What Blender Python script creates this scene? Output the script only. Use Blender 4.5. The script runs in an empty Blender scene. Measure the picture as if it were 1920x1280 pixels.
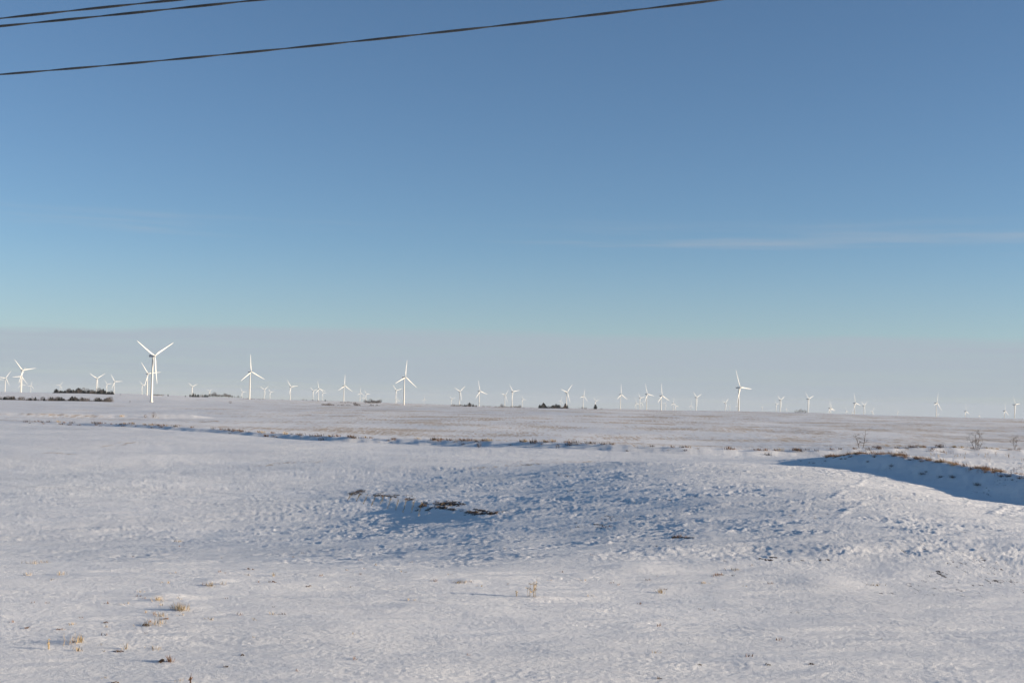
import bpy, math, random
import numpy as np
from mathutils import Vector, Matrix

# ------------------------------------------------------------------ camera, sky, sun, exposure
F = 2400.0                       # focal length in pixels of the 1920 x 1280 photograph
PITCH = math.atan(117.0 / F)
ROLL = math.radians(1.2)
EYE = 8.0                        # eye height above the datum of the field
SUN_AZ, SUN_EL = 97.0, 9.6      # degrees clockwise from the view direction (+y), and above the horizon
SUN_STRENGTH, SKY_STRENGTH, EXPOSURE = 5.0, 0.080, 0.76
HAZE_DENSITY = 1.5e-5

scene = bpy.context.scene
col = scene.collection
cam_data = bpy.data.cameras.new('camera')
cam_data.sensor_width = 36.0
cam_data.lens = F / 1920.0 * 36.0
cam_data.clip_start, cam_data.clip_end = 0.1, 80000.0
cam = bpy.data.objects.new('camera', cam_data)
CAM_R = Matrix.Rotation(math.pi / 2 + PITCH, 3, 'X') @ Matrix.Rotation(ROLL, 3, 'Z')
cam.matrix_world = Matrix.Translation((0, 0, EYE)) @ CAM_R.to_4x4()
col.objects.link(cam)
scene.camera = cam
RN = np.array(CAM_R)

world = bpy.data.worlds.new('World')
scene.world = world
world.use_nodes = True
wt = world.node_tree
wt.nodes.clear()


def wn(kind, **kw):
    n = wt.nodes.new(kind)
    for k, v in kw.items():
        setattr(n, k, v)
    return n


def wmath(op, a, b=None, c=None, clamp=False):
    n = wn('ShaderNodeMath', operation=op, use_clamp=clamp)
    for i, v in enumerate((a, b, c)):
        if v is None:
            continue
        if isinstance(v, (int, float)):
            n.inputs[i].default_value = v
        else:
            wt.links.new(v, n.inputs[i])
    return n.outputs[0]


def wmix(fac, a, b, blend='MIX'):
    n = wn('ShaderNodeMix', data_type='RGBA', blend_type=blend)
    for i, v in ((0, fac), (6, a), (7, b)):
        if isinstance(v, (int, float)):
            n.inputs[i].default_value = v
        elif isinstance(v, tuple):
            n.inputs[i].default_value = (*v, 1)
        else:
            wt.links.new(v, n.inputs[i])
    return n.outputs[2]


sky = wn('ShaderNodeTexSky', sky_type='NISHITA', sun_disc=False)
sky.sun_elevation = math.radians(SUN_EL)
sky.sun_rotation = math.radians(SUN_AZ)
sky.altitude = 300
sky.air_density = 0.8
sky.dust_density = 0.0
sky.ozone_density = 2.4
tc = wn('ShaderNodeTexCoord')
sep = wn('ShaderNodeSeparateXYZ')
wt.links.new(tc.outputs['Generated'], sep.inputs[0])
el = sep.outputs['Z']


def wnoise(scale_xyz, scale, detail=4.0, rough=0.55, off=(0, 0, 0)):
    mp = wn('ShaderNodeMapping')
    mp.inputs['Location'].default_value = off
    mp.inputs['Scale'].default_value = scale_xyz
    wt.links.new(tc.outputs['Generated'], mp.inputs[0])
    n = wn('ShaderNodeTexNoise')
    n.inputs['Scale'].default_value = scale
    n.inputs['Detail'].default_value = detail
    n.inputs['Roughness'].default_value = rough
    wt.links.new(mp.outputs[0], n.inputs['Vector'])
    return n.outputs[0]


def wramp(v, lo, hi):
    n = wn('ShaderNodeMapRange', interpolation_type='SMOOTHSTEP')
    n.inputs[1].default_value, n.inputs[2].default_value = lo, hi
    n.inputs[3].default_value, n.inputs[4].default_value = 0, 1
    wt.links.new(v, n.inputs[0])
    return n.outputs[0]


WISP_OFF = (2.6, 1.0, 0.2)
# a low bank of stratus all round the horizon, thin streaks in it, and a few wisps of cirrus above
wav = wnoise((1, 1, 3), 2.6, 5, 0.5)
edge = wmath('MULTIPLY_ADD', wmath('SUBTRACT', wav, 0.5), 0.022, el)
frz = wnoise((1, 1, 14), 7.0, 6, 0.62)
edge = wmath('MULTIPLY_ADD', wmath('SUBTRACT', frz, 0.5), 0.012, edge)
bank = wmath('SUBTRACT', 1.0, wramp(edge, 0.0490, 0.0575))
streak = wnoise((1, 1, 42), 4.5, 5, 0.6)
bank = wmath('MULTIPLY', bank, wmath('MULTIPLY_ADD', wramp(streak, 0.30, 0.62), 0.22, 0.66))
wisp = wramp(wnoise((0.7, 0.7, 17), 2.2, 7, 0.60, WISP_OFF), 0.50, 0.74)
wisp_band = wmath('MULTIPLY', wramp(el, 0.085, 0.112), wmath('SUBTRACT', 1.0, wramp(el, 0.122, 0.15)))
wisp = wmath('MULTIPLY', wmath('MULTIPLY', wisp, wisp_band), 0.60)
tint = wmix(1.0, sky.outputs[0], (0.955, 0.99, 1.035), 'MULTIPLY')
veil = wmath('MULTIPLY', wmath('SUBTRACT', 1.0, wramp(el, 0.03, 0.13)), 0.30)
c1 = wmix(veil, tint, (3.05, 3.36, 3.90))
c1 = wmix(bank, c1, (3.00, 3.46, 4.02))
c2 = wmix(wisp, c1, (3.4, 3.6, 3.9))
bg = wn('ShaderNodeBackground')
bg.inputs['Strength'].default_value = SKY_STRENGTH
wt.links.new(c2, bg.inputs['Color'])
wo = wn('ShaderNodeOutputWorld')
wt.links.new(bg.outputs[0], wo.inputs['Surface'])

sun_data = bpy.data.lights.new('sun', 'SUN')
sun_data.energy = SUN_STRENGTH
sun_data.angle = math.radians(0.53)
sun_data.color = (1.0, 0.86, 0.70)
sun = bpy.data.objects.new('sun', sun_data)
a, e = math.radians(SUN_AZ), math.radians(SUN_EL)
SUN_DIR = Vector((math.sin(a) * math.cos(e), math.cos(a) * math.cos(e), math.sin(e)))
sun.rotation_euler = SUN_DIR.to_track_quat('Z', 'Y').to_euler()
sun.location = (60, -20, 60)
col.objects.link(sun)

vs = scene.view_settings
vs.view_transform = 'Standard'
vs.look = 'None'
vs.exposure = EXPOSURE
vs.gamma = 1.0
vs.use_curve_mapping = False
scene.cycles.max_bounces = 5
scene.cycles.volume_bounces = 0
scene.cycles.use_denoising = True

# ------------------------------------------------------------------ helpers: pixels of the photograph <-> the place
SLOPE = math.tan(ROLL)


def ray(X, Y):
    """direction through photo pixel, scaled so that its y (depth) is 1"""
    d = RN @ np.array([X - 960.0, 640.0 - Y, -F])
    return d / d[1]


def at(X, Y, depth):
    d = ray(X, Y) * depth
    return np.array([d[0], d[1], d[2] + EYE])


def project(p):
    q = (np.asarray(p, float) - np.array([0, 0, EYE])) @ RN
    w = -q[..., 2]
    return 960 + F * q[..., 0] / w, 640 - F * q[..., 1] / w


def smooth(e0, e1, x):
    t = np.clip((x - e0) / (e1 - e0), 0, 1)
    return t * t * (3 - 2 * t)


_GRAD = {}


def noise2(x, y, seed):
    """gradient noise, about -1 .. 1, repeating only after 256 cells"""
    if seed not in _GRAD:
        an = np.random.RandomState(seed * 7 + 3).rand(256 * 256) * 6.2831853
        _GRAD[seed] = (np.cos(an).astype(np.float32), np.sin(an).astype(np.float32))
    gc, gs = _GRAD[seed]
    ix, iy = np.floor(x), np.floor(y)
    fx, fy = (x - ix).astype(np.float32), (y - iy).astype(np.float32)
    ix, iy = ix.astype(np.int32), iy.astype(np.int32)
    ux = fx * fx * fx * (fx * (fx * 6 - 15) + 10)
    uy = fy * fy * fy * (fy * (fy * 6 - 15) + 10)
    x0, x1 = ix & 255, (ix + 1) & 255
    y0, y1 = (iy & 255) << 8, ((iy + 1) & 255) << 8

    def g(k, dx, dy):
        return gc[k] * dx + gs[k] * dy
    a0 = g(x0 + y0, fx, fy)
    a0 = a0 + (g(x1 + y0, fx - 1, fy) - a0) * ux
    a1 = g(x0 + y1, fx, fy - 1)
    a1 = a1 + (g(x1 + y1, fx - 1, fy - 1) - a1) * ux
    return (a0 + (a1 - a0) * uy) * 1.6


def aniso(x, y, deg, along, across, seed):
    c, s = math.cos(math.radians(deg)), math.sin(math.radians(deg))
    return noise2((x * c + y * s) / along, (-x * s + y * c) / across, seed)


# ------------------------------------------------------------------ what stands far away (also shapes the far land)
# hub pixel x, y, blade length in pixels, blade angle; label
TURBINES = [
 (-9.5, 711.0, 17.3, 90, 'wind turbine beyond the left edge, only one blade tip reaching in'),
 (11, 708.5, 16.4, 35, 'leftmost whole wind turbine, above the bare trees at the left edge'),
 (42.5, 693.9, 26.0, 79, 'tall wind turbine near the left edge with a smaller one right behind its tower'),
 (40.2, 705.2, 18.8, 23, 'wind turbine half hidden directly behind the tall turbine near the left edge'),
 (39.5, 720.3, 10.4, 101, 'tiny wind turbine low behind the base of the tall turbine near the left edge'),
 (58.2, 722.7, 9.0, 16, 'tiny wind turbine just right of the tall turbine near the left edge'),
 (113.1, 722.4, 9.0, 34, 'tiny wind turbine at the left end of the dark conifer belt'),
 (182.5, 709.3, 19.1, 58, 'Y-shaped wind turbine rising from the middle of the dark conifer belt'),
 (201.2, 720, 10.4, 81, 'small wind turbine between two bigger ones over the conifer belt'),
 (215.2, 715.2, 16.3, 87, 'wind turbine with a level right blade at the right end of the conifer belt'),
 (289.4, 666.9, 52.5, 59, 'largest and nearest white wind turbine, blades in a wide Y'),
 (278.1, 700.2, 26.1, 82, 'wind turbine standing just behind the largest turbine'),
 (267.5, 721.8, 11.2, 77, 'small wind turbine left of the largest one, lowest of that trio'),
 (361, 724.4, 12.7, 66, 'small Y-shaped wind turbine at the conifers right of the largest turbine'),
 (393.3, 732.8, 8.6, 57, 'tiny Y-shaped wind turbine peeking over the grey grove'),
 (454.7, 734.6, 9.4, 86, 'tiny wind turbine just left of the big tower with an upright blade'),
 (471.2, 696.7, 32.3, 115, 'big wind turbine with one blade straight up, second largest on the left'),
 (496.3, 730, 11.5, 54, 'small Y-shaped wind turbine, left one of a close pair'),
 (507.2, 735, 9.1, 80, 'tiny wind turbine, right and lower one of a close pair'),
 (545.8, 725, 16.5, 82, 'lone medium wind turbine between the close pair and the cluster of three'),
 (587.8, 732.7, 11.0, 69, 'left wind turbine of the overlapping cluster of three'),
 (598.2, 729, 15.3, 106, 'tallest wind turbine of the overlapping cluster of three'),
 (605.8, 736.7, 9.0, 88, 'right and smallest wind turbine of the overlapping cluster of three'),
 (646.4, 722.9, 20.5, 1, 'wind turbine with one blade straight up above the low scrub patches'),
 (676, 736.3, 11.1, 1, 'small wind turbine with upright blade left of the grey tree grove'),
 (681.8, 745, 6.5, 13, 'faint tiny wind turbine tucked between two small ones by the grey grove'),
 (687.1, 738.5, 10.0, 87, 'small wind turbine behind the left end of the grey tree grove'),
 (760.5, 706.7, 32.5, 6, 'big wind turbine left of centre with dark nacelle and steep right blade'),
 (743.7, 731.7, 15.7, 75, 'wind turbine close behind and left of the big one left of centre'),
 (746, 749.5, 6.7, 1, 'faint tiny wind turbine between two towers left of centre'),
 (795.8, 748, 7.6, 119, 'lone tiny wind turbine right of the big one left of centre'),
 (847.2, 747.7, 9.4, 74, 'tiny wind turbine at the left end of the low dark tree line'),
 (862.9, 733.6, 17.1, 52, 'Y-shaped wind turbine above the left of the low dark tree line'),
 (900.2, 733.2, 20.4, 106, 'wind turbine near the centre with nearly upright blade and fully seen tower'),
 (947.7, 740.5, 13.8, 42, 'wind turbine leaning blades right, left of a taller one at the centre'),
 (962, 733.9, 18.2, 81, 'wind turbine at the very centre with blades up-left and right'),
 (980.5, 748.3, 9.4, 97, 'tiny wind turbine just right of the centre turbine'),
 (1063.9, 735.1, 20.6, 44, 'wind turbine rising from the right end of the conifer clump'),
 (1052, 750.8, 8.9, 23, 'tiny wind turbine half hidden behind the conifer clump'),
 (1094.8, 742.3, 14.5, 15, 'wind turbine between the conifer clump and the lone pointed conifer'),
 (1117.1, 752, 10.5, 74, 'small wind turbine right above the lone pointed conifer'),
 (1165, 739.2, 19.2, 119, 'wind turbine with straight upright blade alone right of the pointed conifer'),
 (1193.3, 755.8, 10.8, 106, 'tiny leftmost wind turbine of the crowded group of four'),
 (1200.8, 745.8, 13.1, 80, 'second wind turbine of the crowded group of four'),
 (1204.2, 755.8, 8.7, 39, 'tiny low wind turbine squeezed between two in the crowded group'),
 (1214.2, 738.7, 20.5, 99, 'tallest wind turbine, rightmost of the crowded group of four'),
 (1241.7, 741.7, 23.2, 113, 'tall wind turbine with upright blade just right of the crowded group'),
 (1248, 756.3, 8.9, 39, 'tiny wind turbine under the right blade of the tall upright-bladed one'),
 (1263, 755.8, 11.5, 9, 'small wind turbine with upright blade, left of an overlapping small pair'),
 (1267.5, 760.8, 8.5, 98, 'tiny lower wind turbine, right of an overlapping small pair'),
 (1295.8, 760, 8.8, 7, 'tiny wind turbine just left of a Y-shaped one on the right ridge'),
 (1306.7, 744.7, 17.5, 67, 'Y-shaped wind turbine alone on the ridge left of the big right turbine'),
 (1360.8, 755.3, 13.2, 46, 'small wind turbine left of the big right turbine, blades tilted right'),
 (1368.3, 761.7, 6.7, 47, 'tiny wind turbine low between a small one and the big right turbine'),
 (1382.5, 760.5, 8.5, 19, 'tiny wind turbine hidden behind the tower of the big right turbine'),
 (1388.3, 726.3, 36.3, 93, 'largest wind turbine on the right with one level right blade'),
 (1429.2, 764.2, 6.8, 50, 'faint tiny wind turbine alone right of the big right turbine'),
 (1456.2, 757.8, 9.9, 77, 'small left wind turbine of an overlapping pair left of the ridge bush'),
 (1464.2, 750, 16.3, 62, 'taller right wind turbine of an overlapping pair left of the ridge bush'),
 (1475, 766.3, 7.2, 23, 'faint tiny wind turbine between the overlapping pair and the ridge bush'),
 (1516.7, 747.6, 19.5, 71, 'wind turbine rising beside the brown bush on the ridge'),
 (1556.8, 764.8, 15.5, 111, 'left of two wind turbines with rotors overlapping, low behind the ridge'),
 (1559.2, 765.3, 14.0, 106, 'right of two wind turbines with rotors overlapping, low behind the ridge'),
 (1587, 770.5, 8.3, 98, 'faint tiny wind turbine rotor between the overlapping pair and a taller one'),
 (1604.2, 755.4, 20.2, 102, 'tallest wind turbine above the forked bare shrub'),
 (1598.4, 773, 8.1, 111, 'faint tiny wind turbine at the foot of the one above the forked shrub'),
 (1620.8, 760.1, 15.1, 57, 'Y-shaped wind turbine right of the tallest one above the forked shrub'),
 (1636.3, 771.6, 11.1, 38, 'small wind turbine rotor just over the ridge, right of the Y-shaped one'),
 (1683.5, 771.6, 7.4, 84, 'faint tiny wind turbine alone on the long empty ridge stretch'),
 (1757.5, 755, 21.0, 15, 'tall wind turbine near the right with nearly edge-on rotor'),
 (1759.2, 775.8, 5.7, 90, 'faint tiny wind turbine at the foot of the tall edge-on one'),
 (1811.7, 770.8, 15.5, 114, 'small wind turbine with upright blade above the bushy bare shrub'),
 (1837, 779.2, 9.0, 20, 'faint tiny wind turbine rotor right of the bushy bare shrub'),
 (1885, 770, 16.9, 1, 'small wind turbine next to last at the right edge'),
 (1904.2, 758.3, 20.8, 84, 'rightmost wind turbine with tall tower at the right edge'),
]
HUB_H, BLADE_L, ROTOR_AZ = 80.0, 49.5, 131.0

# belts of trees: x0, x1, base y at x0, base y at x1, depth, kind list, height range (m), count, label, group
C, D_, S_ = 'conifer', 'bare', 'scrub'
BELTS = [
 (103, 212, 735.5, 740.0, 3600, [C, C, C, D_, S_], (8, 14), 84, 'dark conifer in the long belt on the far left hill', 'conifers in the long far belt'),
 (150, 200, 737.0, 739.0, 3700, [D_], (13, 17), 5, 'bare tree top showing over the far left conifer belt', 'bare trees in the conifer belt'),
 (92, 210, 753.0, 752.6, 2050, [C, S_, S_, D_], (5, 9), 92, 'dark evergreen in the nearer hedge below the far conifer belt', 'evergreens in the nearer dark hedge'),
 (-8, 96, 753.5, 753.5, 2050, [S_, S_, D_, C], (5, 10), 50, 'bare tree or shrub in the brown thicket at the left edge', 'brown thicket trees at the left edge'),
 (288, 306, 742.0, 742.5, 5200, [S_, C], (7, 11), 9, 'small dark tree around the far white farm shed', 'trees around the far farm shed'),
 (345, 349, 742.5, 742.5, 4600, [C], (8, 10), 1, 'lone dark conifer left of the grey grove', 'conifers left of the grey grove'),
 (354, 390, 743.0, 743.6, 4600, [C, C, S_], (8, 15), 13, 'blue-dark conifer at the left part of the grey grove', 'conifers left of the grey grove'),
 (390, 437, 743.6, 746.3, 4650, [D_], (12, 16), 22, 'bare grey tree in the dense grove right of the largest turbine', 'trees of the dense grey grove'),
 (437, 455, 746.0, 747.0, 4700, [S_, D_], (5, 9), 6, 'small bare tree trailing off right of the grey grove', 'trees trailing right of the grey grove'),
 (455, 500, 748.0, 749.5, 4300, [S_], (4, 6), 11, 'low dark bush behind the foot of the big upright-bladed turbine', 'bushes by the big turbine foot'),
 (520, 530, 749.5, 749.5, 4600, [S_], (4, 6), 3, 'low dark bush on the horizon left of the lone medium turbine', 'horizon bushes left'),
 (563, 616, 751.0, 753.2, 4700, [S_, C, S_], (4, 8), 10, 'small dark tree scattered by the cluster of three turbines', 'trees by the cluster of three'),
 (637, 667, 754.8, 755.6, 4200, [S_], (4, 6), 9, 'low dark bush on the horizon behind the scrub patches', 'horizon bushes behind the scrub'),
 (684, 714, 756.0, 757.0, 4300, [D_], (11, 15), 20, 'bare grey tree in the small rounded grove left of centre', 'trees of the small rounded grove'),
 (603, 627, 759.5, 760.5, 1750, [S_], (2.2, 5), 13, 'bare brown scrub in the left patch below the cluster of three', 'scrub left patch'),
 (632, 660, 760.8, 761.6, 1750, [S_], (1.6, 3), 12, 'bare brown scrub under the upright-bladed turbine', 'scrub middle patch'),
 (664, 676, 761.8, 762.2, 1750, [S_, D_], (3, 5.5), 8, 'taller brown scrub between middle patch and the rounded grove', 'scrub taller patch'),
 (691, 714, 762.4, 763.0, 1750, [S_, S_, D_], (2.5, 5), 9, 'bare brown scrub in front of the small rounded grove', 'scrub right patch'),
 (770, 825, 760.0, 761.0, 5200, [S_], (4, 7), 12, 'low dark bush on the horizon around the lone tiny turbine', 'horizon bushes left of centre'),
 (845, 896, 762.8, 763.6, 4300, [S_, D_, C], (4, 9), 22, 'dark tree in the low tree line left of the centre turbines', 'low dark tree line'),
 (903, 920, 763.5, 763.8, 4500, [S_], (4, 6), 4, 'small dark bush right of the low dark tree line', 'bushes right of the tree line'),
 (925, 984, 765.0, 766.2, 3400, [S_, S_, D_], (4, 8), 24, 'dark tree in the row beneath the centre turbines', 'tree row under the centre turbines'),
 (992, 1008, 766.5, 766.6, 3600, [S_], (3, 5), 3, 'small bush on the horizon left of the conifer clump', 'bushes left of the conifer clump'),
 (1012, 1064, 767.0, 767.6, 3300, [C, C, D_, S_], (8, 14.5), 28, 'dark tree in the conifer clump right of centre', 'trees of the conifer clump'),
 (1062, 1069, 767.6, 767.7, 3300, [S_], (5, 7), 4, 'low dark bush at the right end of the conifer clump', 'bushes at the clump end'),
 (1086, 1101, 767.8, 768.0, 3300, [D_, S_], (5, 8), 6, 'small bare tree between the clump and the pointed conifer', 'trees left of the pointed conifer'),
 (1115.5, 1116.5, 768.2, 768.2, 3000, [C], (15.5, 15.5), 1, 'lone tall pointed dark conifer on the horizon', 'pointed conifer'),
 (1110, 1131, 768.2, 768.6, 3050, [S_], (3.5, 5), 8, 'low dark bush around the lone pointed conifer', 'bushes around the pointed conifer'),
 (1150, 1156, 768.6, 768.6, 3400, [S_], (2.5, 3.5), 2, 'tiny dark bush left of the upright-bladed turbine on the ridge', 'tiny ridge bushes'),
]


def unroll_y(X, Y):
    return Y - SLOPE * (X - 960)


anchors = []
turb = []
ca, sa = math.cos(math.radians(ROTOR_AZ)), math.sin(math.radians(ROTOR_AZ))
for X, Y, L, th, lab in TURBINES:
    depth = BLADE_L * F / L
    h = at(X, Y, depth)
    base = np.array([h[0] - sa * 4.6, h[1] - ca * 4.6, h[2] - HUB_H])
    turb.append((base, th, lab, L))
    anchors.append((base[0], base[1], base[2], 1.0))
for x0, x1, y0, y1, dep, kinds, hr, n, lab, grp in BELTS:
    for t in (0.0, 0.5, 1.0):
        p = at(x0 + (x1 - x0) * t, y0 + (y1 - y0) * t, dep)
        anchors.append((p[0], p[1], p[2], 1.6 if dep < 2500 else 1.2))
for az_d in range(-180, 180, 15):
    if abs(az_d) < 28:
        continue
    for rr in (2500, 6000, 12000, 19000):
        w = math.radians(az_d)
        anchors.append((rr * math.sin(w), rr * math.cos(w), EYE - 10 - (12 + 28 * (math.sin(w) > 0)) * rr / 9000.0, 1.0))
for X in range(-100, 2100, 200):           # the land goes on behind the last turbines
    p = at(X, 757 + SLOPE * (X - 960), 20500)
    anchors.append((p[0], p[1], EYE - 8 - 95 * smooth(300, 1700, X), 1.0))
ANCH = np.array(anchors)

# near land: eye-relative heights, depth rows against photo columns
TX = np.array([-700, -300, 100, 500, 960, 1300, 1600, 1920, 2400, 3200], float)
TD = np.array([2, 6, 18, 27, 44, 48, 53, 60, 80, 100, 130, 160, 200, 230, 300, 400, 600, 900, 1200, 1600, 2000], float)
TZ = np.array([
 [-1.7, -1.7, -1.7, -1.7, -1.7, -1.7, -1.7, -1.7, -1.7, -1.7],
 [-1.8, -1.8, -1.8, -1.8, -1.8, -1.8, -1.8, -1.8, -1.8, -1.8],
 [-5.9, -5.9, -5.9, -5.9, -5.9, -5.9, -5.9, -5.9, -5.9, -5.9],
 [-6.00, -6.00, -6.00, -6.02, -6.06, -6.10, -6.12, -6.15, -6.2, -6.2],
 [-5.95, -5.95, -5.97, -6.00, -6.06, -6.10, -6.15, -6.20, -6.2, -6.2],
 [-6.25, -6.22, -6.22, -6.30, -6.12, -6.00, -5.92, -5.86, -6.0, -6.0],
 [-6.9, -6.85, -6.90, -6.98, -6.25, -5.68, -5.22, -4.92, -5.1, -5.1],
 [-7.8, -7.75, -7.75, -7.55, -6.48, -5.58, -5.00, -5.10, -5.6, -5.6],
 [-8.6, -8.5, -8.40, -8.10, -6.62, -5.36, -5.05, -5.95, -6.5, -6.5],
 [-8.8, -8.7, -8.6, -8.35, -6.90, -5.44, -5.40, -6.90, -7.1, -7.1],
 [-8.7, -8.6, -8.5, -8.40, -7.18, -5.52, -5.80, -6.80, -6.8, -6.8],
 [-8.1, -8.0, -7.95, -7.85, -7.32, -6.65, -6.50, -6.60, -6.6, -6.6],
 [-7.8, -7.7, -7.6, -7.55, -7.45, -7.35, -7.00, -6.70, -6.6, -6.5],
 [-7.8, -7.7, -7.6, -7.60, -7.60, -7.45, -7.10, -6.80, -6.6, -6.5],
 [-7.5, -7.5, -7.3, -7.30, -7.20, -7.00, -6.90, -6.70, -6.5, -6.4],
 [-7.2, -7.1, -6.9, -6.80, -6.50, -6.20, -6.20, -6.30, -6.2, -6.1],
 [-7.2, -7.0, -6.9, -6.50, -5.50, -4.90, -5.00, -5.50, -5.6, -5.6],
 [-7.8, -7.6, -7.4, -6.70, -4.50, -3.40, -3.70, -5.20, -5.8, -6.0],
 [-8.8, -8.6, -8.3, -6.90, -3.90, -2.90, -3.60, -6.40, -7.2, -7.4],
 [-9.8, -9.6, -9.2, -6.80, -5.00, -6.50, -8.00, -10.0, -11, -11],
 [-11., -11., -10.5, -7.50, -9.00, -12.0, -15.0, -17.0, -18, -18],
], float)


def pchip(xk, yk, x):
    h = np.diff(xk)
    d = np.diff(yk) / h
    m = np.zeros_like(yk)
    m[0], m[-1] = d[0], d[-1]
    for i in range(1, len(xk) - 1):
        if d[i - 1] * d[i] > 0:
            w1, w2 = 2 * h[i] + h[i - 1], h[i] + 2 * h[i - 1]
            m[i] = (w1 + w2) / (w1 / d[i - 1] + w2 / d[i])
    i = np.clip(np.searchsorted(xk, x) - 1, 0, len(xk) - 2)
    t = (x - xk[i]) / h[i]
    return ((1 + 2 * t) * (1 - t) ** 2 * yk[i] + t * (1 - t) ** 2 * h[i] * m[i]
            + t * t * (3 - 2 * t) * yk[i + 1] + t * t * (t - 1) * h[i] * m[i + 1])


ND, NX = 520, 260
LD = np.linspace(math.log(TD[0]), math.log(TD[-1]), ND)
LX = np.linspace(TX[0], TX[-1], NX)
tmp = np.array([pchip(np.log(TD), TZ[:, j], LD) for j in range(len(TX))])          # (cols, ND)
GRID = np.array([pchip(TX, tmp[:, i], LX) for i in range(ND)])                     # (ND, NX)


def blur(g, n, axis):
    k = np.exp(-0.5 * (np.arange(-3 * n, 3 * n + 1) / n) ** 2)
    k /= k.sum()
    p = np.pad(g, [(3 * n, 3 * n) if ax == axis else (0, 0) for ax in (0, 1)], mode='edge')
    return np.apply_along_axis(lambda v: np.convolve(v, k, 'valid'), axis, p)


GRID = blur(blur(GRID, 3, 0), 7, 1)


def lookup(depth, X):
    u = (np.log(np.clip(depth, TD[0], TD[-1])) - LD[0]) / (LD[1] - LD[0])
    v = (np.clip(X, TX[0], TX[-1]) - LX[0]) / (LX[1] - LX[0])
    i = np.clip(u.astype(int), 0, ND - 2)
    j = np.clip(v.astype(int), 0, NX - 2)
    a_, b_ = u - i, v - j
    return (GRID[i, j] * (1 - a_) * (1 - b_) + GRID[i + 1, j] * a_ * (1 - b_)
            + GRID[i, j + 1] * (1 - a_) * b_ + GRID[i + 1, j + 1] * a_ * b_)


def far_land(x, y):
    out = np.empty(x.shape)
    xf, yf = x.ravel(), y.ravel()
    o = np.empty(xf.shape)
    for s in range(0, len(xf), 40000):
        dx = xf[s:s + 40000, None] - ANCH[None, :, 0]
        dy = yf[s:s + 40000, None] - ANCH[None, :, 1]
        w = ANCH[None, :, 3] / (dx * dx + dy * dy + 260.0 ** 2) ** 1.9
        o[s:s + 40000] = (w * ANCH[None, :, 2]).sum(1) / w.sum(1)
    out = o.reshape(x.shape)
    return out


# terrace banks: polylines in the field (x, y); the land is higher on their left-hand side when walked in order
BANK_A = np.array([(44, 40), (43.5, 62), (42.5, 85), (41.6, 104), (40.6, 125), (39.3, 142), (38.6, 155), (37.8, 172), (36.8, 190), (36, 206)], float)
BANK_B = np.array([(140, 216), (90, 214), (60, 209), (40, 205), (28, 205), (19, 209), (11, 215), (1, 221.5), (-6, 226), (-17, 234), (-33, 242), (-45, 254),
                   (-58, 267), (-73, 282), (-93, 304), (-107, 314), (-125, 322), (-140, 324)], float)
def land_hit(X, Y):
    d = ray(X, Y)
    D = np.linspace(40, 200, 3000)
    k = np.nonzero(d[2] * D < lookup(D, np.full(3000, 960 + F * d[0])))[0][0]
    return d[0] * D[k], D[k]


BANK_C = np.array([land_hit(X, Y + 6) for X, Y in ((990, 980), (960, 973), (925, 966), (890, 960), (850, 952), (805, 945), (770, 938), (720, 931), (670, 926), (610, 923), (555, 922))], float)
BANK_D = np.array([(-92, 418), (-112, 408), (-135, 398), (-160, 390), (-190, 385), (-250, 380)], float)


def signed(poly, x, y):
    best = np.full(x.shape, 1e18)
    sgn = np.ones(x.shape)
    tt = np.zeros(x.shape)
    n = len(poly) - 1
    for i in range(n):
        ax, ay = poly[i]
        bx, by = poly[i + 1]
        ex, ey = bx - ax, by - ay
        L2 = ex * ex + ey * ey
        t = np.clip(((x - ax) * ex + (y - ay) * ey) / L2, 0, 1)
        qx, qy = x - ax - t * ex, y - ay - t * ey
        d2 = qx * qx + qy * qy
        cr = ex * (y - ay) - ey * (x - ax)
        m = d2 < best
        best = np.where(m, d2, best)
        sgn = np.where(m, np.where(cr > 0, 1.0, -1.0), sgn)
        tt = np.where(m, (i + t) / n, tt)
    return np.sqrt(best) * sgn, tt


def bank(x, y, poly, h, face, decay, rough=0.0, seed=0, taper=(0.08, 0.08)):
    s, t = signed(poly, x, y)
    if rough:
        s = s + rough * (noise2(x / 5.0, y / 5.0, seed) + 0.6 * noise2(x / 1.7, y / 1.7, seed + 1))
    up = smooth(-face, 0.25 * face, s)
    down = 1 - smooth(0.0, 1.0, np.clip(s, 0, None) / decay)
    lip = 0.12 * np.exp(-((s - 0.3 * face) / (0.6 * face)) ** 2)
    tap = smooth(0, taper[0], t) * (1 - smooth(1 - taper[1], 1, t))
    return h * tap * (up * down + lip)


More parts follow.
